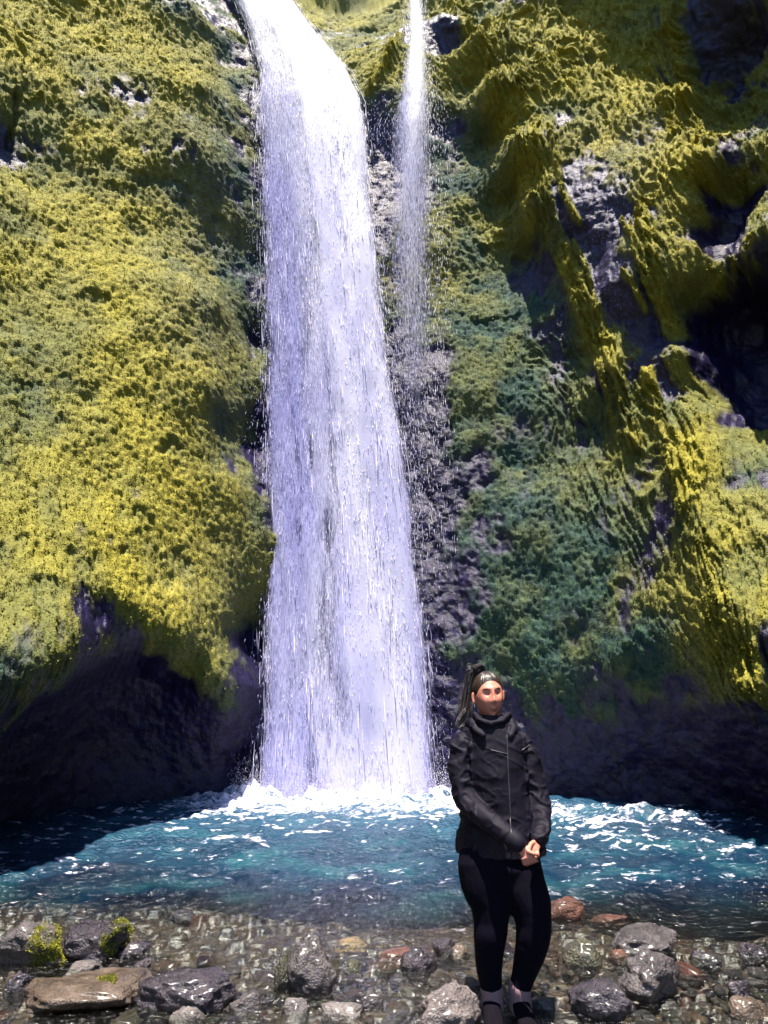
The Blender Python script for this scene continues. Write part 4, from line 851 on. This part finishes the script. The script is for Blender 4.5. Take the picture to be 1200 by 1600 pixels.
def wisps(name, n, path, spread, rad, seed, mt, curl=0.012):
    rg = np.random.default_rng(seed); bm = bmesh.new(); pth = [p for p, _ in fine(path, 3)]
    for k in range(n):
        o1 = Vector(rg.normal(0, 1, 3)); ph = rg.uniform(0, 6.28); cut_ = int(len(pth) * rg.uniform(.65, 1.0)); pts = []
        for i, p in enumerate(pth[:max(cut_, 4)]):
            f = i / (len(pth) - 1); sp = spread * (0.35 + 1.1 * math.sin(math.pi * min(f * .8 + .1, 1)))
            pts.append((p + o1 * sp + Vector((math.sin(ph + 9 * f), math.cos(ph + 7 * f), .3 * math.sin(ph + 11 * f))) * curl * f, rad * (1 - .6 * f)))
        tube(bm, pts, 5)
    me = bpy.data.meshes.new(name); bm.to_mesh(me); bm.free(); return part(link(name, me, mt, person))
tail = wisps('ponytail', 60, [(742,1050,5,.075),(735,1058,5,.10),(731,1075,5,.105),(729,1095,5,.10),(727,1115,5,.09),(722,1130,5,.08),(716,1140,5,.07)], .011, .0042, 3, M_HAIR)
wisps('loose_hair', 14, [(748,1047,3,.06),(737,1042,3,.06),(730,1048,3,.06),(728,1062,3,.07)], .008, .0016, 4, M_HAIR, .014)
wisps('hair_curl', 9, [(727,1108,3,.06),(718,1118,3,.05),(713,1128,3,.04),(716,1136,3,.03),(722,1132,3,.03)], .005, .0015, 6, M_HAIR, .010)
def scr(bm):
    c = Q(749, 1046, .055); n = 26; d = Vector((-.45, .75, .48)).normalized(); u = d.cross(Vector((0, 0, 1))).normalized(); w_ = u.cross(d)
    for k in range(n):
        a = 2 * math.pi * k / n; p = c + (u * math.cos(a) + w_ * math.sin(a)) * .024; tube(bm, [(p, .010 + .003 * math.sin(k * 2.7)), (p + d * .008, .010 + .003 * math.cos(k * 3.3))], 8)
part(solid('scrunchie', scr, .003, M_SCRUNCH, person, 2))
bm = bmesh.new(); c = Vector(head_world(np.array(-1.60), np.array(-.33), .007)); tube(bm, [(c, .0035), (c + Vector((0, 0, -.014)), .003)], 8); me = bpy.data.meshes.new('earring'); bm.to_mesh(me); bm.free(); part(link('earring', me, M_SILVER, person))

# jacket
def jacket_fn(bm):
    yaw = R(-14); ax = Vector((math.cos(yaw), math.sin(yaw), 0)); ay = Vector((-math.sin(yaw), math.cos(yaw), 0))
    rows = ((766,1117,28,.08),(766,1126,32,.085),(766,1134,35,.09),(767,1143,44,.10),(769,1152,52,.110),(770,1164,54,.122),(771,1182,53,.132),(773,1205,52,.138),(776,1232,53,.138),(779,1260,57,.142),(781,1290,62,.150),(782,1315,66.5,.158),(782,1333,67.5,.158))
    loft(bm, [(Q(px, py, .02), ax * hw * .965 / PPM, ay * hd) for px, py, hw, hd in rows], 32)
    for arm in (arm_l, arm_r): tube(bm, [(p, r * .93) for p, r in fine(arm, 4)], 18)
    # stand collar and the folded hood behind it
    for ring, r in ((((741,1116),(750,1125),(767,1130),(785,1126),(796,1116)), .015),):
        tube(bm, [(Q(px, py, dy), r) for (px, py), dy in zip(ring, (-.01, -.07, -.085, -.07, -.01))], 12)
    tube(bm, [(Q(738, 1128, .0), .020), (Q(734, 1130, .07), .028), (Q(750, 1126, .125), .034), (Q(768, 1124, .14), .036), (Q(786, 1124, .12), .032), (Q(800, 1130, .06), .026), (Q(803, 1142, -.02), .020)], 14)
    tube(bm, [(Q(738, 1128, .0), .022), (Q(744, 1140, -.06), .018), (Q(756, 1149, -.095), .014)], 12)
    tube(bm, [(Q(798, 1126, .0), .024), (Q(802, 1140, -.05), .022), (Q(797, 1152, -.085), .016)], 12)
def jacket_disp(co, no):
    x, y, z = co.T; side = np.abs(x - Q(776, 1200).x) > 0.13
    zl = z - 0.4 * (x - Q(776, 1200).x)
    w1 = 1 - np.abs(fbm3(x * 7, y * 7, z * 15 + 5 * x, 2, 301)) * 1.6; w2 = fbm3(x * 16, y * 16, z * 26, 2, 305); w3 = 1 - np.abs(vn3(x * 6 + z * 9, y * 8, z * 5 - x * 7, 309)) * 2
    w4 = sstep(.32, 0., np.abs(vn3(x * 10 - z * 7, y * 9, z * 15 + x * 7, 311))) + .6 * sstep(.3, 0., np.abs(vn3(x * 19 + z * 8, y * 17, z * 22 - x * 9, 313))); return 0.0034 * w1 * (0.4 + 1.1 * side) + 0.002 * w2 + 0.004 * w3 + 0.0055 * w4 * (0.5 + side) - 0.004
jacket = part(solid('jacket', jacket_fn, 0.0048, M_JACKET, person, 4, jacket_disp))
dgj = bpy.context.evaluated_depsgraph_get()
from mathutils.bvhtree import BVHTree
bvj = BVHTree.FromPolygons([v.co for v in jacket.data.vertices], [tuple(p.vertices) for p in jacket.data.polygons])
def on_jacket(px, py, lift=.002):
    o_ = Vector((0, 0, CAM_Z)); d = (Q(px, py) - o_).normalized(); h_ = bvj.ray_cast(o_, d)
    return (h_[0] - d * lift) if h_[0] else Q(px, py, -.12)
def seam(name, pts, r, mt, parent_):
    bm = bmesh.new(); P_ = []
    for (x0, y0), (x1, y1) in zip(pts[:-1], pts[1:]):
        for k in range(5): P_.append((on_jacket(x0 + (x1 - x0) * k / 5, y0 + (y1 - y0) * k / 5), r))
    P_.append((on_jacket(*pts[-1]), r)); tube(bm, P_, 6); me = bpy.data.meshes.new(name); bm.to_mesh(me); bm.free()
    o = part(link(name, me, mt, parent_)); return o
seam('zipper', [(792,1150),(793,1170),(794,1200),(796,1240),(798,1290),(799,1328)], .0035, M_ZIP, person)
seam('chest_pocket_zip', [(768,1172),(780,1175),(792,1178)], .003, M_ZIP, person)
seam('chest_pocket_zip', [(816,1172),(822,1168),(828,1164)], .003, M_ZIP, person)
seam('yoke_seam', [(726,1152),(742,1158),(757,1168),(768,1172)], .0026, M_JACKET, person)
for arm, nm in ((arm_l, 'cuff'), (arm_r, 'cuff')):
    bm = bmesh.new(); f_ = fine(arm, 4); tube(bm, [(p, r * 1.06) for p, r in f_[-4:]], 18); me = bpy.data.meshes.new(nm); bm.to_mesh(me); bm.free(); part(link(nm, me, M_JACKET, person))
# leggings, socks, shoes
def leg_fn(bm):
    loft(bm, [(Q(px, py, .0), Vector((hw / PPM, 0, 0)), Vector((0, hd, 0))) for px, py, hw, hd in ((781,1305,47,.10),(781,1330,56,.12),(781,1352,60,.135),(784,1378,57,.12),(792,1400,50,.09),(797,1414,30,.06))], 28)
    for leg in (leg_l, leg_r): tube(bm, fine(leg, 4), 20)
part(solid('leggings', leg_fn, 0.006, M_LEG, person, 5, lambda co, no: 0.0015 * fbm3(co[:, 0] * 14, co[:, 1] * 14, co[:, 2] * 22, 2, 321)))
for hx, tx in ((768, -6), (812, 5)):
    bm = bmesh.new()
    tube(bm, [(Q(hx + (0 if k == 0 else .3 * k), 1541 + 6 * k, .02 + .001 * k), (15.8 + (.7 if k % 2 else 0) + (.5 if k < 2 else 0)) / PPM) for k in range(7)], 20)
    me = bpy.data.meshes.new('sock'); bm.to_mesh(me); bm.free(); part(link('sock', me, M_SOCK, person))
    h = Q(hx + 2, 1590, .0); sx = tx / 100.0
    def shoe_fn(bm, h=h, sx=sx):
        rows = [(.075, .034, .060, .030), (.05, .040, .066, .036), (.0, .043, .068, .042), (-.05, .045, .052, .036), (-.10, .047, .040, .030), (-.15, .044, .032, .024), (-.185, .030, .026, .016)]
        loft(bm, [(Vector((h.x + sx * (.07 - dy), PY + dy, zc)), Vector((hw, 0, 0)), Vector((0, 0, hz))) for dy, hw, zc, hz in rows], 20)
        tube(bm, [(Vector((h.x, PY + .03, .085)), .046), (Vector((h.x - .002, PY + .025, .118)), .049)], 18)
    shoe = part(solid('shoe', shoe_fn, .005, M_SHOE, person, 3))
    def sole_fn(bm, h=h, sx=sx):
        rows = [(.082, .030), (.06, .040), (.0, .044), (-.06, .047), (-.12, .048), (-.17, .040), (-.195, .024)]
        loft(bm, [(Vector((h.x + sx * (.07 - dy), PY + dy, .018)), Vector((hw, 0, 0)), Vector((0, 0, .022))) for dy, hw in rows], 20)
    o = part(solid('sole', sole_fn, .005, M_SOLE, shoe, 2)); o.matrix_parent_inverse = base_inv; shoe_inv = shoe.matrix_world.copy()
    bm = bmesh.new()
    for k in range(4):
        yy = PY - .02 - .022 * k; zz = .103 - .013 * k; xx = h.x + sx * (.07 - yy + PY)
        tube(bm, [(Vector((xx - .026, yy, zz - .010)), .003), (Vector((xx, yy - .008, zz)), .003), (Vector((xx + .026, yy - .018, zz - .012)), .003)], 6)
    for q_ in range(3): tube(bm, [(Vector((h.x + .01, PY - .03, .108)), .0022), (Vector((h.x + .045 + .012 * q_, PY - .045, .112 - .02 * q_)), .0022), (Vector((h.x + .062 + .006 * q_, PY - .04, .085 - .02 * q_)), .0022), (Vector((h.x + .05, PY - .045, .06 - .015 * q_)), .0022)], 6)
    me = bpy.data.meshes.new('lace'); bm.to_mesh(me); bm.free(); part(link('lace', me, M_SOLE, shoe))
